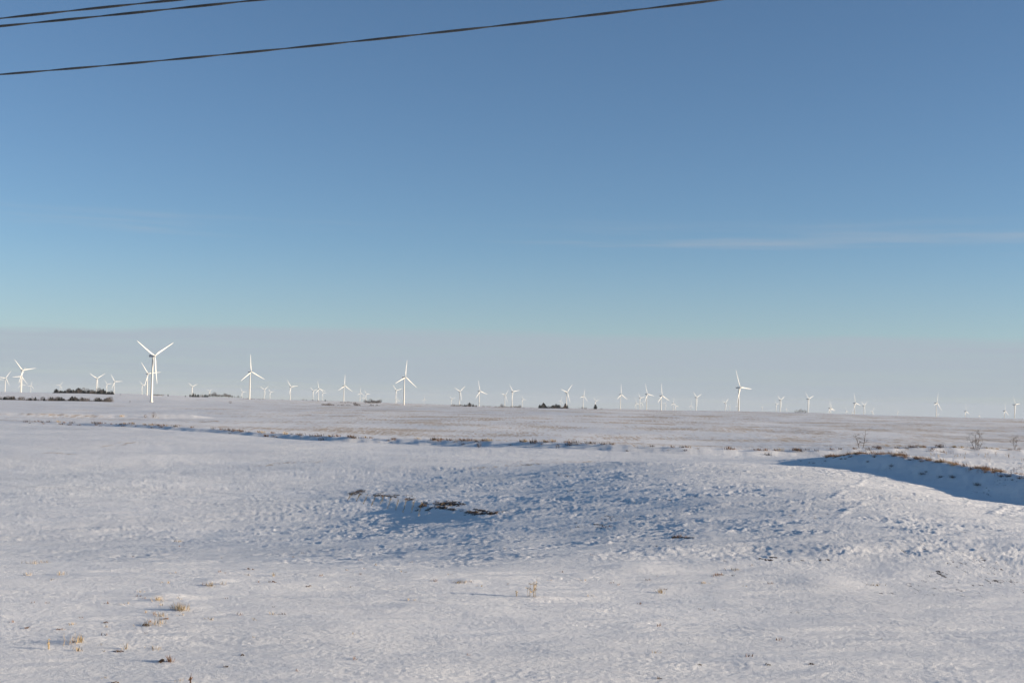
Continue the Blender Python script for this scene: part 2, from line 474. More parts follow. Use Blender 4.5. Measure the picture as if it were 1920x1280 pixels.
def height(x, y, micro=True):
    x, y = np.asarray(x, float), np.asarray(y, float)
    r = np.hypot(x, y) + 1e-9
    az = np.arctan2(x, y)
    azc = np.clip(az, -1.05, 1.05)
    X = 960 + F * np.tan(azc)
    depth = r * np.maximum(np.cos(az), 0.70)
    z = lookup(depth, X) + EYE
    far = smooth(1350, 2050, r)
    m = r > 1340
    if m.any():
        zf = far_land(x[m], y[m])
        z[m] = z[m] * (1 - far[m]) + zf * far[m]
    near = r < 700
    if near.any():
        xn, yn, rn = x[near], y[near], r[near]
        dz = -0.0 * xn
        # bank A with the plateau on its right, bank B and D across the field, bank C the bare knoll
        sA, tA = signed(BANK_A, xn, yn)
        sA = -sA + 0.75 * noise2(xn / 6.0, yn / 6.0, 5) + 0.45 * noise2(xn / 1.9, yn / 1.9, 6) + 0.2 * noise2(xn / 0.7, yn / 0.7, 7)
        hA = 1.58 * (1 + 0.1 * (1 - smooth(0.25, 0.5, tA))) * smooth(0.0, 0.22, tA) * (1 - smooth(0.52, 0.84, tA))
        dz = dz + hA * smooth(-4.6, 0.7, sA) * (1 - 0.6 * smooth(6, 60, sA))
        dz = dz + 0.10 * np.exp(-((sA - 0.8) / 1.4) ** 2) * smooth(0.0, 0.22, tA) * (1 - smooth(0.55, 0.8, tA))
        sB, tB = signed(BANK_B, xn, yn)
        sB = -sB
        wob = 0.45 * noise2(xn / 6.0, yn / 6.0, 15) + 0.35 * noise2(xn / 2.2, yn / 2.2, 16)
        hB = (0.85 - 0.3 * smooth(0.45, 0.75, tB)) * smooth(0, 0.10, tB) * (1 - smooth(0.82, 1.0, tB)) * (1.1 + 0.2 * noise2(xn / 22, yn / 22, 17))
        dz = dz + hB * smooth(-2.4, 0.5, sB + wob) * (1 - smooth(0, 75, np.clip(sB, 0, None)))
        sD, tD = signed(BANK_D, xn, yn)
        sD = -sD
        dz = dz + 1.2 * smooth(0, .1, tD) * (1 - smooth(.9, 1, tD)) * smooth(-4, 1, sD + wob) * (1 - smooth(0, 90, np.clip(sD, 0, None)))
        sC, tC = signed(BANK_C, xn, yn)
        sC = -sC
        dz = dz + 0.15 * smooth(0, .4, tC) * (1 - smooth(.6, 1, tC)) * smooth(-2.4, 0.5, sC + 0.6 * noise2(xn / 2.0, yn / 2.0, 25)) * (1 - smooth(0, 12, np.clip(sC, 0, None)))
        # long drifts
        dz = dz + 0.32 * noise2(xn / 52, yn / 40, 34) * smooth(44, 75, rn) + 0.25 * noise2(xn / 27, yn / 22, 31) * smooth(20, 60, rn) + 0.05 * aniso(xn, yn, -12, 13, 6, 32) + 0.036 * aniso(xn, yn, 8, 6.5, 2.8, 33)
        if micro:
            dz = dz + micro_relief(xn, yn, rn)
        z[near] += dz
    if (~near).any():
        z[~near] += 0.35 * noise2(x[~near] / 90, y[~near] / 90, 41) + 0.12 * noise2(x[~near] / 25, y[~near] / 25, 42)
    z += smooth(320, 700, r) * (1.1 * noise2(x / 190, y / 260, 43) + 0.5 * noise2(x / 75, y / 110, 44))
    return z


def rough_map(x, y):
    """how broken the crust is, 0 smooth .. 1 rough"""
    p = 0.5 + 0.75 * noise2(x / 19, y / 15, 51) + 0.35 * noise2(x / 6, y / 5, 52)
    base = 0.15 + 0.62 * smooth(44, 58, y) * (1 - 0.6 * smooth(125, 165, y)) * (0.55 + 0.45 * smooth(-26, -6, x))
    return np.clip(base + (0.18 + 0.35 * base) * (p - 0.4), 0.06, 1.2)


def near_xy(X, Y):
    d = ray(X, Y)
    dep = 6.1 / -d[2]
    return d[0] * dep, dep


MOUNDS = [(*near_xy(X, Y), h, a_, b_) for X, Y, h, a_, b_ in (
    (312, 1126, 0.13, 0.75, 0.45), (352, 1145, 0.12, 0.55, 0.40), (404, 1098, 0.12, 0.6, 0.4), (875, 1092, 0.09, 0.5, 0.4), (158, 1205, 0.08, 0.5, 0.35),
    (345, 1014, 0.26, 2.2, 1.1), (1010, 1119, 0.06, 0.8, 0.4), (1590, 1055, 0.2, 1.6, 1.6), (1545, 1092, 0.2, 1.5, 1.2), (1180, 1070, .16, 1.6, 1.0))]
TRACKS = [(near_xy(1620, 908), near_xy(1590, 942)), (near_xy(1582, 958), near_xy(1560, 974)), (near_xy(1895, 970), near_xy(1860, 992)), (near_xy(1620, 982), near_xy(1570, 1004))]


def micro_relief(x, y, r):
    ro = rough_map(x, y)
    wx = x + 0.35 * noise2(x / 2.3, y / 2.3, 61)
    wy = y + 0.35 * noise2(x / 2.3, y / 2.3, 62)
    o = 0.0
    patch = smooth(-0.35, 0.55, noise2(x / 5.5, y / 3.8, 75) + 0.6 * noise2(x / 2.1, y / 1.6, 76))
    rr_ = ro * (0.35 + 0.90 * patch)
    for k, (lam, amp, deg, f0, f1) in enumerate(((2.3, 0.040, 9, 260, 520), (1.2, 0.024, -16, 220, 440), (0.62, 0.022, 22, 200, 400), (0.34, 0.025, -8, 180, 360), (0.17, 0.0165, 14, 120, 230))):
        n_ = aniso(wx, wy, deg, lam * 1.35, lam * 0.62, 80 + k)
        if k in (1, 2):
            n_ = n_ + 0.5 * np.abs(n_) - 0.1
        o = o + (rr_ if k < 4 else 0.15 + 0.85 * rr_) * amp * n_ * (1 - smooth(f0, f1, r))
    n4 = noise2(x / 0.12, y / 0.12, 66)
    o = o + 0.0030 * n4 * (0.3 + patch) * (1 - smooth(45, 80, r))
    o = o + 0.030 * aniso(wx, wy, 4, 4.6, 0.8, 71) * (1 - smooth(120, 240, r)) + 0.014 * aniso(wx, wy, -7, 1.9, 0.34, 72) * (0.4 + 0.9 * patch) * (1 - smooth(70, 140, r))
    for mx, my, mh, ma, mb in MOUNDS:
        q2 = ((x - mx) / ma) ** 2 + ((y - my) / mb) ** 2
        o = o + 0.6 * mh * np.exp(-q2)
    for (ax, ay), (bx, by) in TRACKS:
        ex, ey = bx - ax, by - ay
        t = np.clip(((x - ax) * ex + (y - ay) * ey) / (ex * ex + ey * ey), 0, 1)
        d2 = (x - ax - t * ex) ** 2 + (y - ay - t * ey) ** 2
        o = o + 0.04 * np.exp(-d2 / 0.05) * (0.6 + 0.8 * noise2(x / 0.5, y / 0.5, 74))
    o = o + 0.05 * aniso(wx, wy, 5, 3.2, 1.9, 67) * (0.4 + 0.6 * ro) * (1 - smooth(300, 600, r))
    # old plough rows running over the knoll and down its flank
    row = np.cos((x + 0.012 * (y - 90) ** 2 + 0.5 * noise2(x / 3, y / 3, 69)) * 2 * math.pi / 0.62 + 2.0 * noise2(x / 4, y / 4, 68))
    o = o + 0.010 * row * np.exp(-((x + 12) / 9.0) ** 2 - ((y - 98) / 14.0) ** 2) * (0.5 + noise2(x / 5, y / 5, 70))
    return o


def ground_hit(X, Y, dmin=16.0, dmax=2500.0):
    d = ray(X, Y)
    D = np.exp(np.linspace(math.log(dmin), math.log(dmax), 420))
    for step in range(2):
        zg = height(d[0] * D, D)
        below = np.nonzero(d[2] * D + EYE < zg)[0]
        i = below[0] if len(below) else len(D) - 1
        if step == 0:
            D = np.linspace(D[max(i - 1, 0)], D[i], 40)
    return np.array([d[0] * D[i], D[i], zg[i]])


def gz(x, y):
    return float(height(np.array([x]), np.array([y]))[0])


# ------------------------------------------------------------------ materials
def mat(name, color, rough=0.8, var=0.0, scale=3.0, spec=0.2):
    m = bpy.data.materials.new(name)
    m.use_nodes = True
    nt = m.node_tree
    b = nt.nodes['Principled BSDF']
    b.inputs['Roughness'].default_value = rough
    b.inputs['Specular IOR Level'].default_value = spec
    b.inputs['Base Color'].default_value = (*color, 1)
    if var:
        n = nt.nodes.new('ShaderNodeTexNoise')
        n.inputs['Scale'].default_value = scale
        n.inputs['Detail'].default_value = 4
        tcn = nt.nodes.new('ShaderNodeTexCoord')
        nt.links.new(tcn.outputs['Object'], n.inputs['Vector'])
        oi = nt.nodes.new('ShaderNodeObjectInfo')
        ad = nt.nodes.new('ShaderNodeMath')
        ad.operation = 'MULTIPLY_ADD'
        nt.links.new(oi.outputs['Random'], ad.inputs[0])
        ad.inputs[1].default_value = 0.35
        nt.links.new(n.outputs[0], ad.inputs[2])
        mr = nt.nodes.new('ShaderNodeMapRange')
        mr.inputs[1].default_value, mr.inputs[2].default_value = 0.35, 0.95
        mr.inputs[3].default_value, mr.inputs[4].default_value = 1 - var, 1 + var
        nt.links.new(ad.outputs[0], mr.inputs[0])
        mx = nt.nodes.new('ShaderNodeMix')
        mx.data_type, mx.blend_type = 'RGBA', 'MULTIPLY'
        mx.inputs[0].default_value = 1
        mx.inputs[6].default_value = (*color, 1)
        nt.links.new(mr.outputs[0], mx.inputs[7])
        nt.links.new(mx.outputs[2], b.inputs['Base Color'])
    return m


M_WHITE = mat('turbine_paint', (0.66, 0.63, 0.56), 0.5, 0.04, 0.15)
M_NAC = mat('nacelle_paint', (0.45, 0.46, 0.46), 0.5)
M_STRAW = mat('dry_grass', (0.43, 0.325, 0.19), 0.8, 0.30, 9)
M_BROWN = mat('withered_weed', (0.21, 0.122, 0.07), 0.85, 0.4, 9)
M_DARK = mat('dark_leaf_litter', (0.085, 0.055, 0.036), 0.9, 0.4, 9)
M_BARK = mat('bare_bark', (0.15, 0.11, 0.08), 0.85, 0.3, 5)
M_TWIG = mat('bare_twigs', (0.135, 0.105, 0.085), 0.85, 0.35, 2)
M_GTWIG = mat('grey_twigs', (0.115, 0.105, 0.10), 0.85, 0.35, 2)
M_CONIF = mat('conifer_needles', (0.020, 0.028, 0.028), 0.95, 0.4, 1.2, 0.05)
M_CABLE = mat('weathered_cable', (0.125, 0.12, 0.115), 0.55, 0.25, 14)
M_SOIL = mat('frozen_clod', (0.06, 0.042, 0.03), 0.95, 0.4, 12)


def snow_material():
    m = bpy.data.materials.new('snow_field')
    m.use_nodes = True
    nt = m.node_tree
    b = nt.nodes['Principled BSDF']
    b.inputs['Roughness'].default_value = 0.62
    b.inputs['Specular IOR Level'].default_value = 0.18

    def N(kind, **kw):
        n = nt.nodes.new(kind)
        for k, v in kw.items():
            setattr(n, k, v)
        return n

    def lk(a_, b_):
        nt.links.new(a_, b_)

    def math_(op, a_, b_=None, c_=None, clamp=False):
        n = N('ShaderNodeMath', operation=op, use_clamp=clamp)
        for i, v in enumerate((a_, b_, c_)):
            if v is None:
                continue
            if isinstance(v, (int, float)):
                n.inputs[i].default_value = v
            else:
                lk(v, n.inputs[i])
        return n.outputs[0]

    def ramp(v, lo, hi):
        n = N('ShaderNodeMapRange', interpolation_type='SMOOTHSTEP')
        n.inputs[1].default_value, n.inputs[2].default_value = lo, hi
        lk(v, n.inputs[0])
        return n.outputs[0]

    def mix(f, a_, b_):
        n = N('ShaderNodeMix', data_type='RGBA')
        for i, v in ((0, f), (6, a_), (7, b_)):
            if isinstance(v, tuple):
                n.inputs[i].default_value = (*v, 1)
            elif isinstance(v, (int, float)):
                n.inputs[i].default_value = v
            else:
                lk(v, n.inputs[i])
        return n.outputs[2]
    geo = N('ShaderNodeNewGeometry')

    def noise(scale, detail=3.0, rough=0.55, stretch=(1, 1, 1)):
        mp = N('ShaderNodeMapping')
        mp.inputs['Scale'].default_value = stretch
        lk(geo.outputs['Position'], mp.inputs[0])
        n = N('ShaderNodeTexNoise')
        n.inputs['Scale'].default_value = scale
        n.inputs['Detail'].default_value = detail
        n.inputs['Roughness'].default_value = rough
        lk(mp.outputs[0], n.inputs['Vector'])
        return n.outputs[0]
    straw = N('ShaderNodeAttribute', attribute_name='straw').outputs['Fac']
    soil = N('ShaderNodeAttribute', attribute_name='soil').outputs['Fac']
    tone = noise(0.07, 4)
    snow = mix(ramp(tone, 0.3, 0.7), (0.845, 0.82, 0.775), (0.905, 0.88, 0.835))
    # bits of stubble poking through the crust: coarse flecks far off, fine near by
    fl = math_('ADD', math_('MULTIPLY', noise(0.55, 6, 0.72, (0.30, 1.0, 1.0)), 0.36), math_('MULTIPLY', noise(1.3, 5, 0.75, (1.0, 0.10, 1.0)), 0.64))
    thr = math_('SUBTRACT', 0.67, math_('MULTIPLY', straw, 0.31))
    f1 = N('ShaderNodeMapRange', interpolation_type='SMOOTHSTEP')
    lk(fl, f1.inputs[0])
    lk(thr, f1.inputs[1])
    lk(math_('ADD', thr, 0.11), f1.inputs[2])
    straw_col = mix(ramp(noise(1.7, 3), 0.35, 0.7), (0.62, 0.46, 0.29), (0.40, 0.28, 0.175))
    c = mix(math_('MULTIPLY', f1.outputs[0], 0.85), snow, straw_col)
    s_n = math_('ADD', soil, math_('MULTIPLY', math_('SUBTRACT', noise(3.2, 7, 0.8, (1, 0.35, 1)), 0.5), 3.2))
    soil_col = mix(ramp(noise(9.0, 4), 0.4, 0.7), (0.040, 0.027, 0.020), (0.105, 0.068, 0.042))
    c = mix(math_('MULTIPLY', ramp(s_n, 0.42, 0.62), ramp(soil, 0.06, 0.2)), c, soil_col)
    lk(c, b.inputs['Base Color'])
    bump = N('ShaderNodeBump')
    bump.inputs['Strength'].default_value = 1.0
    bump.inputs['Distance'].default_value = 1.0
    hgt = math_('ADD', math_('ADD', math_('MULTIPLY', noise(10.0, 6, 0.70, (0.7, 1, 1)), 0.036), math_('MULTIPLY', noise(31.0, 3, 0.6), 0.010)), math_('MULTIPLY', noise(1.1, 4, 0.6, (0.6, 1, 1)), 0.085))
    lk(hgt, bump.inputs['Height'])
    lk(bump.outputs[0], b.inputs['Normal'])
    return m


M_SNOW = snow_material()

# ------------------------------------------------------------------ the ground: one sheet from underfoot to the horizon
px_cols = np.arange(-80, 2001, 1.8)
az_fine = np.arctan((px_cols - 960) / F)
az_right = np.linspace(az_fine[-1], math.radians(52), 170)[1:]
az_back = np.linspace(math.radians(52), 2 * math.pi + az_fine[0], 66)[1:-1]
AZ = np.concatenate([az_fine, az_right, az_back])
d_px = np.concatenate([np.arange(600, 60, -0.85), np.arange(60, 34, -0.4)])
R = np.concatenate([np.array([1.0, 3, 5, 6.5, 8, 10, 12, 14, 16, 18, 20, 22]), 14600.0 / d_px,
                    np.exp(np.linspace(math.log(440), math.log(2300), 90)), np.exp(np.linspace(math.log(2360), math.log(21500), 80))])
nr, nc = len(R), len(AZ)
GX = (R[:, None] * np.sin(AZ)[None, :])
GY = (R[:, None] * np.cos(AZ)[None, :])
GZ = height(GX.ravel(), GY.ravel()).reshape(GX.shape)
V = np.stack([GX, GY, GZ], -1).reshape(-1, 3)
VX, VY = project(V)
front = V[:, 1] > 5
VX = np.where(front, VX, -9999)
VY = np.where(front, VY, -9999)


def strokes(base, items, wide=1.0, gain=1.0, stretch=6.0):
    """each item: polyline of photo points, half thickness px, strength; laid on the land itself"""
    out = base.copy()
    for pts, hw, st in items:
        pts = np.array(pts, float)
        hw, st = hw * wide, st * gain
        for i in range(len(pts) - 1):
            ax, ay = pts[i]
            bx, by = pts[i + 1]
            m = (VX > min(ax, bx) - 40) & (VX < max(ax, bx) + 40) & (VY > min(ay, by) - 4 * hw - 2) & (VY < max(ay, by) + 4 * hw + 2)
            if not m.any():
                continue
            x_, y_ = VX[m], VY[m]
            ex, ey = bx - ax, by - ay
            t = np.clip(((x_ - ax) * ex + (y_ - ay) * ey) / (ex * ex + ey * ey + 1e-9), 0, 1)
            dx, dy = (x_ - ax - t * ex) / stretch, y_ - ay - t * ey
            k = np.exp(-(dx * dx + dy * dy) / (hw * hw))
            out[m] = np.maximum(out[m], st * k)
    return out


vr = np.hypot(V[:, 0], V[:, 1])
straw = np.zeros(len(V))
# beyond the terrace lies an unploughed stubble field; the near field is clean snow with a few stems
sB, tB = signed(BANK_B, V[:, 0], V[:, 1])
beyond = (V[:, 1] > 180) & (sB < 0)
straw += np.where(beyond, 0.60 + 0.24 * noise2(V[:, 0] / 60, V[:, 1] / 45, 71) + 0.22 * noise2(V[:, 0] / 16, V[:, 1] / 40, 72), 0.07)
straw = straw * (1 - 0.28 * (1 - smooth(200, 760, VX)) * (V[:, 1] > 180))
straw += 0.16 * smooth(0.15, 0.7, noise2(V[:, 0] / 9, V[:, 1] / 7, 73)) * (vr < 180)
straw = strokes(straw, [
 ([(420, 795), (520, 787), (640, 780), (760, 776), (900, 771)], 3.2, 0.72), ([(640, 780), (668, 779)], 1.0, 1.1),
 ([(830, 781), (935, 784)], 1.1, 0.95), ([(1145, 792), (1200, 793), (1262, 796)], 1.1, 1.25),
 ([(1375, 799), (1430, 800), (1480, 801), (1560, 804), (1700, 808)], 0.9, 1.0), ([(1390, 800), (1420, 800)], 1.0, 1.3),
 ([(1600, 806), (1665, 807)], 0.9, 1.2), ([(1420, 813), (1448, 814)], 1.0, 1.0),
 ([(1495, 829), (1530, 831), (1545, 836)], 1.8, 0.8), ([(230, 797), (330, 796), (470, 800)], 2.6, 0.75),
 ([(0, 775), (60, 775), (190, 780)], 0.9, 1.0), ([(0, 787), (90, 791)], 1.0, 1.0), ([(20, 803), (130, 802)], 1.5, 0.7),
 ([(140, 804), (230, 803)], 1.6, 0.75), ([(200, 836), (258, 828)], 3.0, 0.85), ([(86, 848), (132, 851)], 1.8, 1.0),
 ([(490, 872), (520, 869), (600, 864)], 3.5, 0.8), ([(885, 879), (960, 873), (1000, 870)], 3.0, 0.8),
 ([(960, 866), (1105, 866)], 3.0, 0.78), ([(1000, 862), (1060, 859)], 2.2, 0.6), ([(690, 855), (760, 852)], 1.8, 0.6),
 ([(380, 791), (405, 789)], 0.9, 1.3), ([(0, 1112), (20, 1103), (50, 1085)], 3.0, 0.7),
 ([(1590, 838), (1640, 842)], 2.5, 0.8)], 1.5, 0.78)
soil = 0.20 * smooth(0.0, 0.6, noise2(V[:, 0] / 7, V[:, 1] / 6, 91)) * ((vr > 40) & (vr < 150)) * smooth(-4, 8, V[:, 0] + 0.05 * V[:, 1])
soil = strokes(soil, [
 ([(660, 926), (677, 920)], 2.4, 1.0), ([(702, 928), (740, 931)], 1.1, 1.0), ([(706, 926), (722, 922)], 0.9, .8), ([(730, 927), (772, 929)], .8, .8),
 ([(763, 936), (773, 936)], 1.7, 1.0), ([(788, 950), (796, 943)], 2.2, 1.0), ([(803, 956), (808, 951)], 1.7, 0.9), ([(783, 957), (786, 953)], 1.5, 0.9),
 ([(824, 946), (848, 943)], 3.0, 1.1), ([(820, 951), (831, 952)], 2.4, 1.0), ([(836, 953), (848, 955)], 1.8, 1.0), ([(852, 946), (866, 945)], 1.8, 1.0),
 ([(880, 960), (888, 961)], 2.8, 1.1), ([(892, 955), (912, 959)], 1.6, 1.1), ([(897, 963), (924, 963)], 1.2, 1.1), ([(915, 960), (945, 958)], .8, .8),
 ([(1262, 1007), (1300, 1008)], 1.0, 0.95), ([(1090, 988), (1140, 989)], 1.0, .62), ([(1115, 983), (1135, 984)], .8, .8), ([(1540, 1049), (1552, 1049)], 1.1, 1.0),
 ([(1425, 1047), (1448, 1050)], 0.9, .9), ([(1440, 1044), (1455, 1045)], .8, .8), ([(1345, 1077), (1375, 1079)], 1.2, .7), ([(1180, 940), (1200, 941)], 1.2, .7),
 ([(1160, 937), (1172, 939)], 1.0, .6), ([(1050, 889), (1068, 893)], 1.6, .6), ([(1310, 1245), (1330, 1247)], 1.4, .6), ([(1065, 920), (1075, 919)], 1, .7),
 ([(1545, 937), (1560, 938)], .9, .5), ([(1220, 1022), (1250, 1024)], 1.0, .5), ([(1480, 1050), (1530, 1051)], 1.2, .55), ([(1230, 935), (1260, 938)], 1.2, .55)], 1.9, 0.74, 2.5)
# clods stand a little proud of the snow
GZf = V[:, 2] + np.where(soil > 0.25, 0.03 * soil * (0.4 + noise2(V[:, 0] / 0.5, V[:, 1] / 0.5, 81)), 0)
V[:, 2] = GZf

idx = np.arange(nr * nc).reshape(nr, nc)
q = np.stack([idx[:-1, :], idx[:-1, :], idx[1:, :], idx[1:, :]], -1)
nxt = np.roll(idx, -1, axis=1)
q = np.stack([idx[:-1, :], idx[1:, :], nxt[1:, :], nxt[:-1, :]], -1).reshape(-1, 4)[:, ::-1]
cen = len(V)
V = np.vstack([V, [[0, 0, EYE - 1.7]]])
tri = np.stack([np.full(nc, cen), nxt[0], idx[0]], -1)
gm = bpy.data.meshes.new('snowy_ground')
nq, ntr = len(q), len(tri)
gm.vertices.add(len(V))
gm.vertices.foreach_set('co', V.astype(np.float32).ravel())
gm.loops.add(nq * 4 + ntr * 3)
gm.loops.foreach_set('vertex_index', np.concatenate([q.ravel(), tri.ravel()]).astype(np.int32))
gm.polygons.add(nq + ntr)
gm.polygons.foreach_set('loop_start', np.concatenate([np.arange(nq) * 4, nq * 4 + np.arange(ntr) * 3]).astype(np.int32))
gm.polygons.foreach_set('use_smooth', np.ones(nq + ntr, bool))
gm.update(calc_edges=True)
for nm, arr in (('straw', straw), ('soil', soil)):
    at_ = gm.attributes.new(nm, 'FLOAT', 'POINT')
    at_.data.foreach_set('value', np.append(arr, 0).astype(np.float32))
gm.materials.append(M_SNOW)
ground = bpy.data.objects.new('ground', gm)
ground['kind'] = 'structure'
ground['label'] = 'rolling snow covered farmland reaching to the horizon'
col.objects.link(ground)
LOWEST = float(V[:, 2].min())


# ------------------------------------------------------------------ small mesh helpers
class MB:
    def __init__(self):
        self.v, self.f, self.mi = [], [], []

    def add(self, verts, faces, m=0):
        o = len(self.v)
        self.v.extend([tuple(map(float, p)) for p in verts])
        self.f.extend([tuple(i + o for i in f) for f in faces])
        self.mi.extend([m] * len(faces))

    def tube(self, pts, radii, n=6, m=0, caps=True):
        pts = [Vector(p) for p in pts]
        rings = []
        up = Vector((0.13, 0.21, 0.97))
        for i, p in enumerate(pts):
            t = (pts[min(i + 1, len(pts) - 1)] - pts[max(i - 1, 0)]).normalized()
            s = t.cross(up)
            if s.length < 0.05:
                s = t.cross(Vector((1, 0, 0)))
            s.normalize()
            b = t.cross(s)
            rings.append([p + (s * math.cos(k * 2 * math.pi / n) + b * math.sin(k * 2 * math.pi / n)) * radii[i] for k in range(n)])
        verts = [p for r_ in rings for p in r_]
        faces = [(i * n + k, i * n + (k + 1) % n, (i + 1) * n + (k + 1) % n, (i + 1) * n + k) for i in range(len(pts) - 1) for k in range(n)]
        if caps:
            faces += [tuple(range(n))[::-1], tuple((len(pts) - 1) * n + k for k in range(n))]
        self.add(verts, faces, m)

    def mesh(self, name, mats, smooth_=True):
        me = bpy.data.meshes.new(name)
        me.from_pydata(self.v, [], self.f)
        for m in mats:
            me.materials.append(m)
        me.polygons.foreach_set('material_index', self.mi)
        me.polygons.foreach_set('use_smooth', [smooth_] * len(self.f))
        me.update()
        return me


def obj(name, data, parent=None, loc=(0, 0, 0), rot=None, scale=None):
    o = bpy.data.objects.new(name, data)
    o.location = loc
    if rot is not None:
        o.rotation_euler = rot
    if scale is not None:
        o.scale = scale
    o.parent = parent
    col.objects.link(o)
    return o


def tag(o, label, cat, group=None, kind=None):
    o['label'], o['category'] = label, cat
    if group:
        o['group'] = group
    if kind:
        o['kind'] = kind
    return o


ORD = 'first second third fourth fifth sixth seventh eighth ninth tenth eleventh twelfth'.split()


def nth(i):
    n_ = i + 1
    return ORD[i] if i < 12 else f"{n_}{'th' if 10 < n_ % 100 < 14 else {1: 'st', 2: 'nd', 3: 'rd'}.get(n_ % 10, 'th')}"


# ------------------------------------------------------------------ wind turbines
def tower_mesh():
    b = MB()
    b.tube([(0, 0, -14), (0, 0, 0), (0, 0, 40), (0, 0, 77.6)], [2.15, 2.1, 1.75, 1.2], 20)
    b.tube([(0, 0, 39.8), (0, 0, 40.1)], [2.0, 2.0], 20)
    b.tube([(0, 0, -1.5), (0, 0, 0.25)], [3.4, 3.2], 20)
    return b.mesh('tower', [M_WHITE])


def nacelle_mesh():
    """rounded box; local +x points out of the rotor"""
    b = MB()
    secs = [(-8.4, 1.25, 1.3), (-8.0, 1.6, 1.75), (-2.0, 1.85, 2.0), (1.6, 1.8, 1.95), (2.7, 1.45, 1.55)]
    n = 12
    verts = []
    for x, hw, hh in secs:
        for k in range(n):
            an = 2 * math.pi * (k + 0.5) / n
            c_, s_ = math.cos(an), math.sin(an)
            verts.append((x, hw * math.copysign(abs(c_) ** 0.45, c_), hh * math.copysign(abs(s_) ** 0.45, s_)))
    faces = [(i * n + k, i * n + (k + 1) % n, (i + 1) * n + (k + 1) % n, (i + 1) * n + k) for i in range(len(secs) - 1) for k in range(n)]
    faces += [tuple(range(n))[::-1], tuple((len(secs) - 1) * n + k for k in range(n))]
    b.add(verts, faces)
    b.add([(x, y, z) for x in (-8.0, -6.6) for y in (-1.3, 1.3) for z in (1.7, 3.1)],
          [(0, 1, 3, 2), (4, 6, 7, 5), (0, 4, 5, 1), (2, 3, 7, 6), (1, 5, 7, 3), (0, 2, 6, 4)])
    b.tube([(-5.2, 0.5, 1.9), (-5.2, 0.5, 3.8)], [0.08, 0.06], 5)
    return b.mesh('nacelle', [M_NAC], False)


def hub_mesh():
    b = MB()
    b.tube([(-1.9, 0, 0), (-1.2, 0, 0), (0, 0, 0), (1.2, 0, 0), (2.0, 0, 0), (2.4, 0, 0)], [1.3, 1.6, 1.75, 1.45, 0.85, 0.1], 14)
    return b.mesh('rotor_hub', [M_WHITE])


def blade_mesh():
    """along +z, rotor axis +x"""
    b = MB()
    st = [(0.8, 1.8, 1.0, 0), (2.5, 1.85, 0.95, 4), (5.5, 2.6, 0.55, 16), (9.5, 3.4, 0.30, 13), (15, 3.0, 0.24, 9), (23, 2.3, 0.20, 6),
          (32, 1.75, 0.18, 3), (40, 1.3, 0.17, 1.5), (46, 0.9, 0.16, 0.5), (48.8, 0.6, 0.15, 0), (49.5, 0.22, 0.15, 0)]
    n = 10
    verts = []
    for z, ch, th, tw in st:
        tw = math.radians(tw)
        off = 0.25 * (ch - 1.9) if z > 3 else 0
        pre = 0.0009 * z * z
        for k in range(n):
            an = 2 * math.pi * k / n
            cx, cy = 0.5 * ch * th * math.sin(an), 0.5 * ch * math.cos(an) - off
            verts.append((cx * math.cos(tw) - cy * math.sin(tw) + pre, cx * math.sin(tw) + cy * math.cos(tw), z))
    faces = [(i * n + k, i * n + (k + 1) % n, (i + 1) * n + (k + 1) % n, (i + 1) * n + k) for i in range(len(st) - 1) for k in range(n)]
    faces += [tuple(range(n))[::-1], tuple((len(st) - 1) * n + k for k in range(n))]
    b.add(verts, faces)
    return b.mesh('blade', [M_WHITE])


ME_T, ME_N, ME_H, ME_B = tower_mesh(), nacelle_mesh(), hub_mesh(), blade_mesh()
yaw = math.radians(90 - ROTOR_AZ)
for base, th, lab, L in turb:
    root = obj('wind_turbine', None, None, base, (0, 0, yaw + (math.radians(10) if L > 50 else 0)))
    tag(root, lab, 'wind turbine', 'wind turbines of the wind farm')
    obj('tower', ME_T, root)
    obj('nacelle', ME_N, root, (0, 0, 79.4))
    obj('rotor_hub', ME_H, root, (4.6, 0, 80))
    for k in range(3):
        # seen from the front (from +x) the blade angle runs clockwise from straight up
        # the rotor axis is tilted up 5 degrees and the blades are coned forward, so the lowest blade clears the tower
        m3 = Matrix.Rotation(math.radians(-5), 3, 'Y') @ Matrix.Rotation(-math.radians(th + 120 * k), 3, 'X') @ Matrix.Rotation(math.radians(1.5), 3, 'Y')
        obj('blade', ME_B, root, (4.6, 0, 80), m3.to_euler())


# ------------------------------------------------------------------ far trees
def conifer_mesh(seed, n=420):
    """1 m tall"""
    rnd = random.Random(seed)
    b = MB()
    b.tube([(0, 0, -0.05), (0, 0, 0.5), (0, 0, 0.97)], [0.022, 0.016, 0.004], 5, 1, False)
    for i in range(n):
        t = rnd.random() ** 1.25
        z = 0.05 + 0.93 * t
        rmax = ((0.34 if seed != 2 else 0.46) * (1 - t) ** (0.75 if seed != 2 else 0.5) + 0.012) * (0.75 + 0.35 * math.sin(seed + 5 * t + i % 3))
        an = rnd.uniform(0, 2 * math.pi)
        rr = rmax * rnd.uniform(0.35, 1.1)
        p = Vector((rr * math.cos(an), rr * math.sin(an), z - 0.25 * rr))
        s = rnd.uniform(0.04, 0.085) * (1.25 - 0.6 * t)
        d = Vector((math.cos(an), math.sin(an), rnd.uniform(-0.6, 0.2))) * s * 1.5
        w = Vector((-math.sin(an), math.cos(an), rnd.uniform(-0.5, 0.5))) * s
        b.add([p - d, p + w * 0.8 + Vector((0, 0, s * .5)), p + d, p - w * 0.8], [(0, 1, 2), (0, 2, 3)])
    return b.mesh('conifer', [M_CONIF, M_BARK], False)


